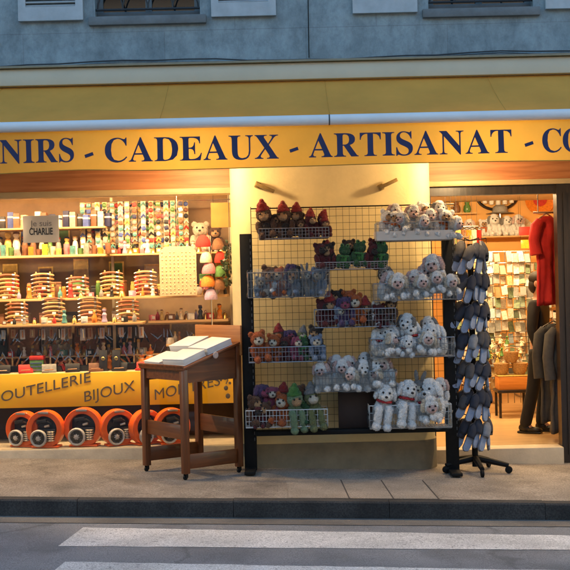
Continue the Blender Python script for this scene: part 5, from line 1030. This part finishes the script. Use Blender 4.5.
# a raised tier of small goods and hanging cards of knives between the lower shelf and the window step
tr = thing('riser_shelf', 'low raised shelf of small goods at the back of the window step', 'shelf', (-2.35, 1.5, .891))
MB().span((-3.4, 1.44, 1.02), (-1.36, 1.60, 1.036), .003).build('board', M_SHELF, tr, world=True)
for xx in (-3.38, -2.4, -1.38): MB().span((xx - .008, 1.45, .892), (xx + .008, 1.59, 1.019)).build('support', M_SHELF, tr, world=True, smooth=False)
for i in range(22): trinket_thing(i, -3.0 + i * .072, 1.48 + .05 * (i % 2), 1.037, 'on the low raised shelf', CC[(i * 5 + 3) % 11], 'small goods on the low raised shelf')
for i in range(22):
    x = -2.98 + i * .069 + rnd.uniform(-.01, .01); z = 1.373; h = rnd.uniform(.09, .13)
    t = thing('knife_card', f'pale card with a small knife hanging under the lower window shelf, {ORDX[i].replace(" from the left", "")} from left', 'card', (x, 1.10 + .1 * (i % 3), z), rnd.uniform(-.5, .5), 'cards of knives under the lower window shelf')
    MB().box((0, 0, -.03 - h / 2), (.052, .002, h), (0, rnd.uniform(-.08, .08), 0)).build('card', mat(['card_grey', 'card_tan', 'card_dark'][i % 3], [(.35, .34, .32), (.36, .26, .15), (.08, .07, .06)][i % 3], .6, .2, 40), t, smooth=False)
    k = MB(); k.tube([(0, -.006, -.04), (.003, -.008, -.03 - h * .8)], [.006, .008], 6); k.build('knife', KW[i % 3] if i % 4 else M_STEEL, t); s = MB(); s.tube([(0, 0, 0), (0, 0, -.03)], .002, 4); s.build('string', M_WIRE, t)
# back rows: caskets, knife boards, small framed pictures
for i in range(12):
    x = -3.45 + i * .235; c = ['brown', 'black', 'green', 'brown', 'gold', 'red'][(i * 5 + 1) % 6]; h = .10 + .05 * ((i * 7) % 3)
    t = thing('casket', f'{c} casket behind the knife racks, middle window shelf, {ORD[i]}', 'box', (x, 1.53, Z2 + .001), rnd.uniform(-.3, .3), 'caskets on the middle window shelf')
    MB().box((0, 0, h / 2), (.13, .10, h), None, .005).build('box', pm(c, .45), t); MB().box((0, -.002, h + .014), (.136, .106, .026), None, .008).build('lid', pm(c, .4), t); MB().box((0, -.056, h), (.02, .008, .03), None, .002).build('clasp', mat('brass', (.5, .33, .1), .3, metal=.9), t)
for i in range(7):
    x = -3.35 + i * .26; c = ['black', 'brown', 'grey', 'brown'][i % 4]
    t = thing('casket', f'low {c} casket behind the knife racks, lower window shelf, {ORD[i]}', 'box', (x, 1.33, Z1 + .001), rnd.uniform(-.2, .2), 'caskets on the lower window shelf')
    MB().box((0, 0, .045), (.15, .10, .09), None, .005).build('box', pm(c, .45), t); MB().box((0, 0, .102), (.156, .106, .022), None, .006).build('lid', pm(c, .4), t)
for i in range(8):
    x = -3.3 + i * .365; z = .93
    t = thing('knife_board', f'board of upright knives at the back of the window step, {ORD[i]}', 'knife board', (x, 1.80, z), rnd.uniform(-.05, .05), 'knife boards at the back of the window step')
    MB().box((0, .02, .20), (.34, .014, .42), (R(-6), 0, 0), .003).build('board', pm(['black', 'brown', 'grey', 'brown'][i % 4], .8), t)
    for k in range(11):
        xx = -.145 + k * .029; ln = rnd.uniform(.07, .12)
        for z0 in (.04, .22):
            if rnd.random() < .3: continue
            TW = Matrix.Translation((xx, -.012 - rnd.uniform(0, .03), z0)) @ Matrix.Rotation(rnd.uniform(-.9, .9), 4, 'Y') @ Matrix.Translation((-xx, 0, -z0))
            q = MB(); q.prism([(xx - .007, z0), (xx + .007, z0), (xx + .008, z0 + .05), (xx - .007, z0 + .05)], .012, TW); ko = q.build('handle', KW[(k + i) % 3] if k % 3 else pm('black'), t)
            q = MB(); q.prism([(xx - .006, z0 + .051), (xx + .007, z0 + .051), (xx + .005, z0 + .05 + ln * .7), (xx - .004, z0 + .05 + ln)], .003, TW @ Matrix.Translation((0, .004, 0))); q.build('blade', M_STEEL, ko, smooth=False)
for i in range(14):
    x = -3.3 + i * .2; z = (2.17, 1.78)[i % 2] + .04 * (i % 3); c = rnd.choice(['cream', 'gold', 'brown', 'green', 'blue', 'orange'])
    t = thing('picture', f'small framed {c} picture on the lining behind the shelves, {ORD[i]}', 'picture', (x, 1.945, z), 0, 'pictures on the window lining')
    MB().box((0, -.012, .12), (.17, .018, .24), None, .004).build('frame', pm('gold', .4), t); MB().box((0, -.022, .12), (.135, .004, .2)).build('print', mat('print_' + c, tuple(q * .5 for q in PAL[c]), .6, .4, 14, col2=PAL[c]), t, smooth=False)
# leather cases lying at the front of the window step
for i in range(10):
    x = -2.98 + i * .245; c = ['black', 'grey', 'brown', 'red', 'black'][(i * 3) % 5]
    t = thing('knife_case', f'{c} open knife case at the front of the window step, {ORD[i]}', 'case', (x, 1.02, .891), rnd.uniform(-.3, .3), 'knife cases at the front of the window step')
    MB().box((0, 0, .012), (.15, .07, .022), None, .004).build('tray', pm(c, .6), t); MB().box((0, .04, .05), (.15, .008, .075), (R(-20), 0, 0), .003).build('lid', pm(c, .6), t)
    for k in range(3):
        q = MB(); q.tube([(-.05, -.02 + k * .018, .028), (.045, -.018 + k * .018, .03)], .006, 6); q.build('knife', M_STEEL if k == 1 else KW[k], t)
# paper sign on the glass
p = at(40.5, 229, .49); t = thing('paper_sign', 'grey paper notice stuck inside the souvenir window reading Je suis Charlie', 'sign', p)
MB().box((0, .022, 0), (.36, .002, .27)).build('sheet', mat('paper_grey', (.62, .58, .56), .7, .04, 5), t, smooth=False)
def sgn(body, z, w_, size, m, bold=0):
    o = text('lettering', body, size, m, t, Matrix.Identity(4), .0006, 0, bold, False)
    xs_ = [q.co.x for q in o.data.vertices]; s = w_ / (max(xs_) - min(xs_)); x0 = min(xs_)
    M = Matrix.Translation((-w_ / 2, .019, z)) @ UPR
    for q in o.data.vertices: q.co = M @ Vector(((q.co.x - x0) * s, q.co.y, q.co.z))
sgn('Je suis', .03, .215, .085, mat('print_grey', (.22, .20, .22), .7)); sgn('CHARLIE', -.055, .235, .095, mat('print_black', (.02, .018, .02), .7), .002)
# orange ring framed machines on the window ledge
M_OR = mat('orange_plastic', (.88, .13, .008), .4, .06, 4, coat=.3); M_GW = mat('grey_wheel', (.50, .48, .46), .4, .1, 10); M_ENG = mat('dark_engine', (.03, .028, .026), .4, .3, 12); M_ALU = mat('alu_fins', (.48, .44, .4), .35, .1, 20, metal=.7)
def machine():
    t = thing('ring_machine', 'x', 'machine', (0, 0, 0), 0, 'orange ring framed machines on the window ledge')
    b = MB(); N = 40; rings = []
    for k in range(N):
        a = 2 * math.pi * k / N; ca, sa = math.cos(a), math.sin(a); rg = []
        for (dr, dy) in ((-.026, -.046), (-.018, -.052), (.024, -.052), (.032, -.046), (.032, .046), (.024, .052), (-.018, .052), (-.026, .046)):
            rr_ = .158 + dr; z = .185 + rr_ * sa; z = max(z, .004); rg.append(b.bm.verts.new((rr_ * ca, dy, z)))
        rings.append(rg)
    for A, B_ in zip(rings, rings[1:] + rings[:1]):
        for k in range(8): b.bm.faces.new((A[k], A[(k + 1) % 8], B_[(k + 1) % 8], B_[k]))
    b.build('ring_frame', M_OR, t, smooth=25)
    MB().box((.0, .03, .19), (.25, .04, .24), None, .02).build('back_plate', M_ENG, t)
    q = MB(); q.box((-.02, -.058, .268), (.10, .03, .035), (0, R(-8), 0), .006); q.build('cap', M_ENG, t)
    q = MB(); q.box((.0, -.064, .352), (.11, .012, .022), None, .004); q.build('label_plate', M_ALU, t)
    MB().span((-.13, -.07, .001), (.15, .07, .02), .006).build('base', M_OR, t)
    wh = MB(); X = Matrix.Rotation(R(90), 4, 'X'); c = (-.045, -.085, .10)
    wh.lathe([(.070, -.02), (.086, -.014), (.088, .008), (.078, .02), (.066, .012), (.062, -.004)], c, 30, X); wo_ = wh.build('wheel', M_GW, t)
    q = MB(); q.lathe([(.06, -.006), (.062, 0), (.06, .006)], (c[0], -.084, c[2]), 24, X); q.build('wheel_disc', M_ENG, wo_)
    sp = MB()
    for k in range(7):
        a = 2 * math.pi * k / 7; sp.tube([(c[0] + .02 * math.cos(a), -.098, c[2] + .02 * math.sin(a)), (c[0] + .062 * math.cos(a + .5), -.096, c[2] + .062 * math.sin(a + .5))], .006, 6)
    sp.build('spoke', M_ENG, wo_); MB().lathe([(.026, -.02), (.03, .012), (.016, .022)], c, 20, X).build('hub', M_GW, wo_)
    e = MB(); e.box((.02, .0, .12), (.20, .09, .14), None, .012); e.build('engine', M_ENG, t)
    f = MB()
    for k in range(5): f.lathe([(.036, -.006), (.04, 0), (.036, .006)], (.075, -.06, .075 + k * .022), 18)
    f.tube([(.075, -.06, .07), (.075, -.06, .17)], .024, 12); f.build('cylinder', M_ALU, t)
    h = MB(); h.tube([(-.06, -.03, .24), (-.03, -.045, .262), (.04, -.045, .262), (.07, -.03, .24)], .014, 8); h.build('handle', M_ENG, t)
    k_ = MB(); k_.tube([(.01, -.05, .215), (.06, -.06, .225)], .012, 8); k_.build('lever', M_ALU, t); return t
mc = machine()
for i, (u, rz, s, dy) in enumerate(((24, -.3, .96, .07), (46, -.15, 1.0, -.03), (84, -.12, 1.04, 0), (118, .5, .98, 0), (146, .7, .94, .03), (172, .35, .97, .02))):
    y = .66 + dy; p = at(u, 440, y); o = mc if i == 0 else copy_tree(mc)
    o.location = (p.x, y, .1655); o.rotation_euler = (0, 0, rz); o.scale = (s, s, s)
    o['label'] = ['leftmost orange ring framed machine, set back a little behind its right neighbour', 'orange ring framed machine overlapping the set back one on its left', 'orange ring framed machine under the first letters of BIJOUX', 'orange ring framed machine turned aside under the last letters of BIJOUX', 'orange ring framed machine turned aside just behind the left leg of the lectern', 'orange ring framed machine seen between the lectern legs'][i]
# ------------------------------------------------------------------ inside the door
FZ = .083
def inside(u, v, y): return at(u, v, y)
# postcard racks
def card_mat(i):
    nm = 'postcard_%d' % i
    if nm in MATS: return MATS[nm]
    cs = [(.22, .30, .14), (.60, .52, .38), (.20, .28, .36), (.45, .22, .10), (.65, .6, .5), (.26, .30, .14), (.50, .38, .18), (.16, .18, .18), (.5, .35, .25), (.4, .42, .38)]
    return mat(nm, tuple(c * .5 for c in cs[i]), .35, .3, 48, col2=cs[(i + 3) % 10])
def card_rack(loc, w_, h, rows, cols, label):
    t = thing('postcard_rack', label, 'postcard rack', loc, 0, 'postcard racks in the shop')
    b = MB()
    for i in range(cols + 1): x = -w_ / 2 + w_ * i / cols; b.tube([(x, 0, .12), (x, 0, h)], .005, 5)
    for r_ in range(rows + 1): z = .3 + (h - .3) * r_ / rows; b.tube([(-w_ / 2, -.02, z), (w_ / 2, -.02, z)], .005, 5)
    b.tube([(-w_ / 2, 0, .12), (-w_ / 2, -.25, .02)], .01, 6); b.tube([(w_ / 2, 0, .12), (w_ / 2, -.25, .02)], .01, 6); b.tube([(-w_ / 2, -.25, .015), (-w_ / 2, .25, .015)], .012, 6); b.tube([(w_ / 2, -.25, .015), (w_ / 2, .25, .015)], .012, 6)
    b.build('wire_frame', M_WIREB, t)
    for r_ in range(rows):
        for c in range(cols):
            x = -w_ / 2 + w_ * (c + .5) / cols; z = .3 + (h - .3) * (r_ + .5) / rows
            if rnd.random() < .06: continue
            q = MB(); q.box((x + rnd.uniform(-.012, .012), -.035 - rnd.uniform(0, .05), z + rnd.uniform(-.02, .02)), (w_ / cols * rnd.uniform(.7, .95), rnd.uniform(.01, .03), (h - .3) / rows * rnd.uniform(.7, .98)), (R(-9) + rnd.uniform(-.2, .1), rnd.uniform(-.12, .12), rnd.uniform(-.3, .3))); q.build('postcard', card_mat(rnd.randrange(10)), t, smooth=False)
    return t
p = at(508, 395, 3.3); card_rack((p.x, 3.3, FZ), .64, 2.02, 12, 8, 'tall rack full of postcards facing the shop door')
p = at(474, 395, 4.2); card_rack((p.x, 4.2, FZ), .60, 2.05, 12, 8, 'tall rack of postcards behind the slippers, farther into the shop')
p = at(540, 395, 5.2); card_rack((p.x, 5.2, FZ), .62, 1.9, 12, 5, 'tall rack of postcards deep in the shop behind the red shirt')
# low table with a wicker tray, weighing scale and an orange box
p = at(512, 398, 2.9); t = thing('low_table', 'low dark table inside the shop carrying an orange box', 'table', (p.x, 2.9, FZ))
MB().span((-.20, -.16, .30), (.20, .16, .335), .006).build('table_top', M_DARKW, t)
for a, c in ((-.17, -.13), (.17, -.13), (-.17, .13), (.17, .13)): MB().span((a - .014, c - .014, 0), (a + .014, c + .014, .299)).build('leg', M_DARKW, t)
o = thing('crate', 'orange box on the low dark table inside the shop', 'box', (p.x, 2.9, FZ + .336)); MB().span((-.18, -.13, 0), (.18, .13, .16), .005).build('box', wood('crate_orange', (.55, .19, .03), (.72, .30, .06), .5, 'X'), o); MB().span((-.185, -.135, .161), (.185, .135, .175), .003).build('lid', pm('gold'), o)
M_WICK = mat('wicker', (.42, .24, .09), .7, .4, 60, .8, 120)
for i, (dx, z, s) in enumerate(((-.12, .45, 1), (.1, .47, 1.1), (.0, .66, .9))):
    wv = thing('wicker_basket', ['wicker basket on the orange box, left one', 'wicker basket on the orange box, right one', 'wicker basket stacked on two others over the orange box'][i], 'basket', (p.x + dx, 2.9, FZ + .513 + (.0 if i < 2 else .145)), 0, 'wicker baskets in the shop')
    b = MB(); b.lathe([(.06, 0), (.085, .05), (.095, .13), (.085, .13), (.075, .05), (.05, .012)], n=22); b.build('bowl', M_WICK, wv); h = MB(); h.tube([(.09 * math.cos(math.pi * k / 12), 0, .125 + .06 * math.sin(math.pi * k / 12)) for k in range(13)] if i == 2 else [(.092 * math.cos(2 * math.pi * k / 24), .092 * math.sin(2 * math.pi * k / 24), .134) for k in range(25)], .008, 6); h.build('rim', M_WICK, wv)
for i in range(26):
    xx, zz = p.x + rnd.uniform(-.24, .24), FZ + rnd.uniform(.56, .95); c = ['cream', 'brown', 'gold', 'cream', 'green'][i % 5]
    t = thing('straw_doll', f'small {c} straw doll hanging over the orange box in the shop', 'straw doll', (xx, 3.05 + rnd.uniform(-.06, .1), zz), rnd.uniform(-1, 1), f'{c} straw dolls hanging in the shop')
    b = MB(); b.lathe([(.028, -.06), (.02, -.03), (.008, 0), (.012, .012)], n=10); b.ell((0, 0, .028), .016, None, 8, 6); b.build('body', pm(c, .9), t)
    b = MB(); b.tube([(-.035, 0, -.02), (0, 0, .0), (.035, 0, -.024)], .006, 5); b.build('arm', pm(c, .9), t)
sd = thing('hanging_frame', 'thin dark frame over the orange box with straw dolls hanging from it', 'frame', (p.x, 3.06, FZ + .50))
b = MB()
for zz in (.10, .22, .34, .46): b.tube([(-.26, .02, zz), (.26, .02, zz)], .004, 5)
b.tube([(-.26, .02, -.49), (-.26, .02, .48)], .006, 6); b.tube([(.26, .02, -.49), (.26, .02, .48)], .006, 6); b.build('wire', M_WIRE, sd)
# white plush row and a grey hat on top of the postcard rack
tb = thing('wall_shelf', 'pale shelf on the ochre wall over the postcard racks', 'shelf', (at(500, 238, 5.7).x, 5.8, at(500, 236, 5.7).z))
MB().span((-.75, -.16, -.02), (.9, .198, 0), .004).build('board', M_SHELF, tb); MB().span((-.6, -.1, -.12), (-.57, .198, -.021)).build('bracket', M_SHELF, tb); MB().span((.6, -.1, -.12), (.63, .198, -.021)).build('bracket', M_SHELF, tb)
for i, (u, pr, s) in enumerate(((470, P_SHEEP, .8), (484, P_COW, .8), (494, P_DOGB, 1.0), (507, P_DOGB, .9), (518, P_SHEEP, .95))):
    o = copy_tree(pr, None, (at(u, 236, 5.75).x, 5.76, tb.location.z), rnd.uniform(-.3, .3), f'white plush toy on the pale shop wall shelf, {ORD[i]}', s); o['group'] = 'plush toys on the wall shelf'
t = thing('hat', 'grey felt hat perched over the plush toys on the wall shelf', 'hat', (at(503, 224, 5.7).x, 5.9, tb.location.z + .001))
b = MB(); b.lathe([(.03, 0), (.03, .34)], n=10); b.build('stand', M_STEEL, t); b = MB(); b.lathe([(.20, .34), (.21, .345), (.12, .36), (.105, .44), (.06, .47)], n=28); b.build('felt', pm('grey', .9), t)
# wall rack of white mugs in a dark oval frame, orange plate, wall shelf at the left
c = at(498, 196, 5.9); t = thing('mug_rack', 'dark oval rack with white mugs on the ochre wall', 'rack', (c.x, 5.96, c.z))
b = MB(); b.tube([(.30 * math.cos(2 * math.pi * k / 36), 0, .20 * math.sin(2 * math.pi * k / 36)) for k in range(36)], .022, 8, closed=True); b.build('frame', M_DARKW, t)
for k in range(5): 
    q = MB(); q.lathe([(.03, -.06), (.036, -.05), (.038, .05), (.034, .055)], (-.2 + .1 * k, -.06, -.05 - .035 * (1 - abs(k - 2) / 2)), 16); q.build('mug', pm('white', .3), t)
c = at(541, 199, 5.9); t = thing('wall_plate', 'big round orange plate hung on the ochre wall', 'plate', (c.x, 5.98, c.z))
MB().lathe([(.12, 0), (.23, .035), (.22, .045), (.11, .014)], n=36, M=Matrix.Rotation(R(90), 4, 'X')).build('dish', pm('orange', .35), t); MB().lathe([(.10, .016), (.105, .02), (.02, .0205)], n=30, M=Matrix.Rotation(R(90), 4, 'X')).build('motif', pm('red', .35), t)
c = at(452, 213, 5.8); t = thing('wall_shelf', 'short wooden shelf high on the ochre wall behind the toy rack end', 'shelf', (c.x, 5.86, c.z))
MB().span((-.30, -.1, -.02), (.36, .138, 0), .004).build('board', M_SHELF, t); MB().span((-.2, -.06, -.1), (-.17, .138, -.021)).build('bracket', M_SHELF, t)
for i, (dx, cc) in enumerate(((-.2, 'brown'), (-.05, 'gold'), (.08, 'brown'), (.24, 'green'))):
    q = thing('jug', f'small {cc} jug on the short high wall shelf, {ORD[i]} of four', 'jug', (c.x + dx, 5.88, c.z + .001), rnd.uniform(0, 6), 'jugs on the wall shelf')
    MB().lathe([(.04, 0), (.06, .04), (.05, .10), (.03, .13), (.04, .16)], n=18).build('body', pm(cc, .3), q); b = MB(); b.tube([(.05 + .025 * math.sin(math.pi * k / 6), 0, .05 + .09 * k / 6) for k in range(7)], .007, 6); b.build('handle', pm(cc, .3), q)
c = at(524, 226, 5.5); t = thing('fan', 'cream folded fan pinned to the ochre wall beside the red shirt', 'fan', (c.x, 5.97, c.z - .1))
b = MB()
for k in range(11):
    a = R(-62 + 124 * k / 10); M = Matrix.Rotation(a, 4, 'Y'); b.prism([(-.004, 0), (.004, 0), (.026, .27), (-.026, .27)], .004, Matrix.Translation((0, -.003 * (k % 2), 0)) @ M)
b.build('blade', pm('cream', .6), t, smooth=False); MB().ell((0, -.006, 0), .014).build('rivet', M_STEEL, t)
for i, (u, v, cc) in enumerate(((526, 231, 'red'), (528, 244, 'yellow'))):
    c = at(u, v, 5.0); q = thing('flag', f'small {cc} pennant hanging inside the shop left of the red shirt', 'pennant', (c.x, 5.0, c.z), 0, 'pennants in the shop')
    MB().box((0, 0, 0), (.2, .004, .12), None, .001).build('cloth', pm(cc, .8), q); b = MB(); b.tube([(-.1, 0, .06), (-.1, 0, 3.0 - c.z - .08)], .002, 4); b.build('string', M_WIRE, q)
# cloths and bags hanging along the left side seen past the slippers
for i in range(7):
    c = at(446 + 5.2 * i, 230, 4.2 + .1 * i); cc = ['brown', 'cream', 'gold', 'brown', 'orange', 'cream', 'red'][i]; h = [.75, .6, .85, .7, .8, .65, .7][i]
    q = thing('scarf', f'{cc} scarf hanging inside the shop behind the slipper stand, {ORD[i]} of seven', 'scarf', (c.x, c.y, c.z), 0, 'scarves hanging inside the shop')
    b = MB(); V = []; F = []
    for j in range(9):
        for k in range(9): V.append((-.06 + .12 * k / 8, .02 * math.sin(k * 1.6 + j * .2 + i), -h * j / 8))
    for j in range(8):
        for k in range(8): a = j * 9 + k; F.append((a, a + 1, a + 10, a + 9))
    b.raw(V, F).build('cloth', pm(cc, .9), q, solid=.006); b = MB(); b.tube([(-.07, 0, .0), (0, 0, .04), (.07, 0, 0)], .005, 6); b.tube([(0, 0, .04), (0, 0, 2.92 - c.z)], .002, 5); b.build('hanger', M_WIRE, q)
# red shirt on a hanger close to the door frame
def garment(name, label, cat, loc, wid, ln, m, sleeve, dep=.16, rz=0, rail_z=None, flare=1.0, group=None, neck=.07):
    t = thing(name, label, cat, loc, rz, group); b = MB(); NZ, NK = 22, 72; rings = []
    for j in range(NZ + 1):
        s = j / NZ; z = -s * ln; wv = wid * (.30 + .70 * min(1, s / .10) ** .6) * (1 + (flare - 1) * s); dv = dep * (.45 + .55 * min(1, s / .2)); rg = []
        if s == 0: wv = neck * 2
        for k in range(NK):
            a = 2 * math.pi * k / NK; f = 1 + (.26 * math.sin(a * 6 + 1.3 * math.sin(s * 3)) + .14 * math.sin(a * 11 + s * 4)) * min(1, s * 1.6)
            rg.append(b.bm.verts.new((wv / 2 * math.cos(a) * (1 + .05 * math.sin(a * 5 + s * 5) * s), dv / 2 * math.sin(a) * f, z + (.012 * math.sin(a * 3 + 1) if j == NZ else 0))))
        rings.append(rg)
    for A, B_ in zip(rings, rings[1:]):
        for k in range(NK): b.bm.faces.new((A[k], A[(k + 1) % NK], B_[(k + 1) % NK], B_[k]))
    for v in b.bm.verts:
        if v.co.z < -.05:
            w1 = noise.noise(Vector((v.co.x * 16, v.co.y * 8, v.co.z * 3 + wid * 50))); w2 = noise.noise(Vector((v.co.x * 9 + 7, v.co.z * 11, 3)))
            v.co.y += w1 * .026 + w2 * .012; v.co.x += noise.noise(Vector((v.co.z * 5, v.co.x * 3, 9))) * .016
    b.build('body', m, t, smooth=60, solid=.004)
    for s in (1, -1):
        q = MB(); q.tube([(s * wid * .38, 0, -.055), (s * (wid * .5 + .015), 0, -.11), (s * (wid * .5 + .045), .012, -.06 - sleeve * .55), (s * (wid * .5 + .04), -.015, -.06 - sleeve)], [.048, .062, .056, .06], 14)
        for v in q.bm.verts: v.co += Vector((noise.noise(v.co * 14), noise.noise(v.co * 14 + Vector((5, 0, 0))), 0)) * .012
        q.build('sleeve', m, t, smooth=60)
    h = MB(); h.tube([(-wid * .42, 0, -.03), (0, 0, .03), (wid * .42, 0, -.03)], .008, 6)
    zz = (rail_z - loc[2]) if rail_z else .12
    h.tube([(0, 0, .03), (0, 0, zz - .03), (0, .02, zz), (0, .035, zz - .015)], .004, 6); h.build('hanger', M_STEEL, t); return t
M_REDS = mat('shirt_red', (.46, .012, .010), .8, .12, 9, .15, 200); M_GREYC = mat('coat_grey', (.075, .07, .065), .9, .15, 25, .3, 220); M_GREYC2 = mat('coat_charcoal', (.05, .047, .045), .9, .15, 25, .3, 220)
rl = thing('clothes_rail', 'steel clothes rail hung from the shop ceiling just inside the door frame', 'rail', (2.95, .95, 2.44))
b = MB(); b.tube([(-.35, 0, 0), (.7, 0, 0)], .012, 8); b.tube([(-.3, 0, 0), (-.3, 0, .48)], .006, 6); b.tube([(.65, 0, 0), (.65, 0, .48)], .006, 6); b.build('bar', M_STEEL, rl)
c = at(553, 203, .95); garment('shirt', 'long red shirt on a hanger close to the black door frame', 'shirt', (2.74, .95, 2.40), .30, .92, M_REDS, .34, .13, R(35), 2.44, 1.05)
rl2 = thing('garment_stand', 'steel stand carrying grey coats just inside the door frame', 'stand', (3.06, .85, FZ))
b = MB(); b.tube([(-.30, 0, 1.33), (.5, 0, 1.33)], .012, 8); b.tube([(.45, 0, .02), (.45, 0, 1.33)], .014, 8); b.tube([(.45, -.25, .015), (.45, .25, .015)], .014, 8); b.build('frame', M_STEEL, rl2)
garment('coat', 'grey coat with a pale shoulder edge hanging at the black door frame', 'coat', (2.86, .80, 1.28), .36, 1.10, M_GREYC, .5, .20, R(30), 1.345, 1.12, 'grey coats by the door')
garment('coat', 'darker grey coat hanging behind the front grey coat, a little shorter', 'coat', (2.79, .98, 1.28), .30, 1.02, M_GREYC2, .5, .18, R(20), 1.345, 1.1, 'grey coats by the door')

# ------------------------------------------------------------------ person in dark clothes, mostly hidden by the coats
def skin_fig(name, verts, edges, m, parent, sub=2, root=0, world_off=None):
    me = bpy.data.meshes.new('t'); me.from_pydata([v[:3] for v in verts], edges, []); o = bpy.data.objects.new('t', me); COL.objects.link(o)
    md = o.modifiers.new('s', 'SKIN'); md.use_smooth_shade = True
    for i, v in enumerate(verts):
        sv = me.skin_vertices[0].data[i]; r_ = v[3]; sv.radius = r_ if isinstance(r_, tuple) else (r_, r_); sv.use_root = (i == root)
    sb_ = o.modifiers.new('u', 'SUBSURF'); sb_.levels = sub; sb_.render_levels = sub
    bpy.context.view_layer.update(); me2 = bpy.data.meshes.new_from_object(o.evaluated_get(bpy.context.evaluated_depsgraph_get())); bpy.data.objects.remove(o)
    me2.name = name; me2.polygons.foreach_set('use_smooth', [True] * len(me2.polygons)); me2.materials.clear(); me2.materials.append(m)
    r = bpy.data.objects.new(name, me2); COL.objects.link(r); r.parent = parent; return r
M_SKIN = mat('skin', (.48, .27, .18), .5, .06, 12); M_TROU = mat('trousers_black', (.010, .010, .012), .85, .2, 20, .2, 150); M_JACK = mat('jacket_black', (.012, .011, .012), .8, .2, 18, .2, 150); M_SHOE = mat('shoe_black', (.010, .009, .008), .35, .2, 20); M_HAIR = mat('hair_dark', (.025, .016, .01), .6, .3, 60)
p0 = at(530, 437, 1.25)
pe = thing('person', 'person in black jacket, black trousers and dark shoes standing behind the grey coats', 'person', (p0.x + .17, 1.45, FZ), R(62))
# local frame faces -y; hips .92, shoulders 1.42, crown 1.72
B_ = [(0, .0, .95, (.10, .085)), (0, -.005, 1.12, (.13, .095)), (0, 0, 1.32, (.155, .10)), (0, .005, 1.42, (.07, .065)), (0, -.01, 1.50, (.052, .055)), (0, -.02, 1.57, (.066, .08)), (0, -.022, 1.65, (.076, .092)), (0, -.01, 1.70, (.055, .07)),
      (.17, .0, 1.39, .058), (.215, .02, 1.12, .045), (.20, -.12, .92, .036), (.19, -.17, .86, .034), (-.17, .0, 1.39, .058), (-.215, .02, 1.12, .045), (-.20, -.06, .88, .036), (-.195, -.09, .82, .034),
      (.09, 0, .88, .085), (.10, -.02, .50, .058), (.10, .03, .10, .042), (.10, -.08, .036, .028), (-.09, 0, .88, .085), (-.10, .05, .50, .058), (-.10, .16, .10, .042), (-.10, .06, .036, .028)]
Eg = [(0, 1), (1, 2), (2, 3), (3, 4), (4, 5), (5, 6), (6, 7), (2, 8), (8, 9), (9, 10), (10, 11), (2, 12), (12, 13), (13, 14), (14, 15), (0, 16), (16, 17), (17, 18), (18, 19), (0, 20), (20, 21), (21, 22), (22, 23)]
body = skin_fig('body', B_, Eg, M_SKIN, pe)
J = [(0, .0, .90, (.125, .105)), (0, -.005, 1.10, (.145, .11)), (0, 0, 1.32, (.17, .115)), (0, .008, 1.44, (.085, .075)), (.18, .0, 1.385, .072), (.225, .02, 1.12, .06), (.205, -.11, .935, .05), (-.18, .0, 1.385, .072), (-.225, .02, 1.12, .06), (-.205, -.05, .905, .05)]
skin_fig('jacket', J, [(0, 1), (1, 2), (2, 3), (2, 4), (4, 5), (5, 6), (2, 7), (7, 8), (8, 9)], M_JACK, pe)
T_ = [(0, 0, .94, (.115, .10)), (.09, 0, .86, .10), (.10, -.02, .50, .075), (.10, .03, .045, .068), (-.09, 0, .86, .10), (-.10, .05, .50, .075), (-.10, .16, .045, .068)]
skin_fig('trousers', T_, [(0, 1), (1, 2), (2, 3), (0, 4), (4, 5), (5, 6)], M_TROU, pe)
for sx_, yy in ((.10, .03), (-.10, .16)):
    b = MB(); b.ell((sx_, yy - .01, .055), (.046, .075, .055)); b.ell((sx_, yy - .10, .038), (.046, .10, .034)); b.box((sx_, yy - .06, .012), (.088, .26, .022), None, .008); b.build('shoe', M_SHOE, pe)
hb = MB(); hb.ell((0, .0, 1.672), (.088, .105, .085)); hb.ell((0, .045, 1.60), (.075, .06, .09)); hb.build('hair', M_HAIR, pe)
for s in (1, -1): MB().ell((s * .03, -.112, 1.635), .011).build('eye', M_EYE, pe)
nb = MB(); nb.ell((0, -.122, 1.605), (.014, .02, .024)); nb.build('nose', M_SKIN, pe); mb_ = MB(); mb_.ell((0, -.104, 1.562), (.024, .010, .007)); mb_.build('mouth', mat('lips', (.35, .12, .10), .5), pe)
for s in (1, -1): MB().ell((s * .082, .0, 1.615), (.012, .022, .034)).build('ear', M_SKIN, pe)
for s, hx, hy, hz2 in ((1, .19, -.17, .86), (-1, -.195, -.09, .82)):
    q = MB()
    for k in range(4):
        ox = (k - 1.5) * .018; L_ = [.075, .085, .08, .065][k]
        q.tube([(hx + ox * .3, hy - .015 + ox, hz2 - .02), (hx + ox * .3, hy - .02 + ox, hz2 - .02 - L_ * .6), (hx - s * .012 + ox * .3, hy - .022 + ox, hz2 - .02 - L_)], [.0105, .0095, .007], 8)
    q.tube([(hx - s * .01, hy - .03, hz2 + .005), (hx - s * .02, hy - .055, hz2 - .02), (hx - s * .02, hy - .06, hz2 - .05)], [.012, .011, .008], 8); q.build('finger', M_SKIN, pe)
bpy.context.view_layer.update()
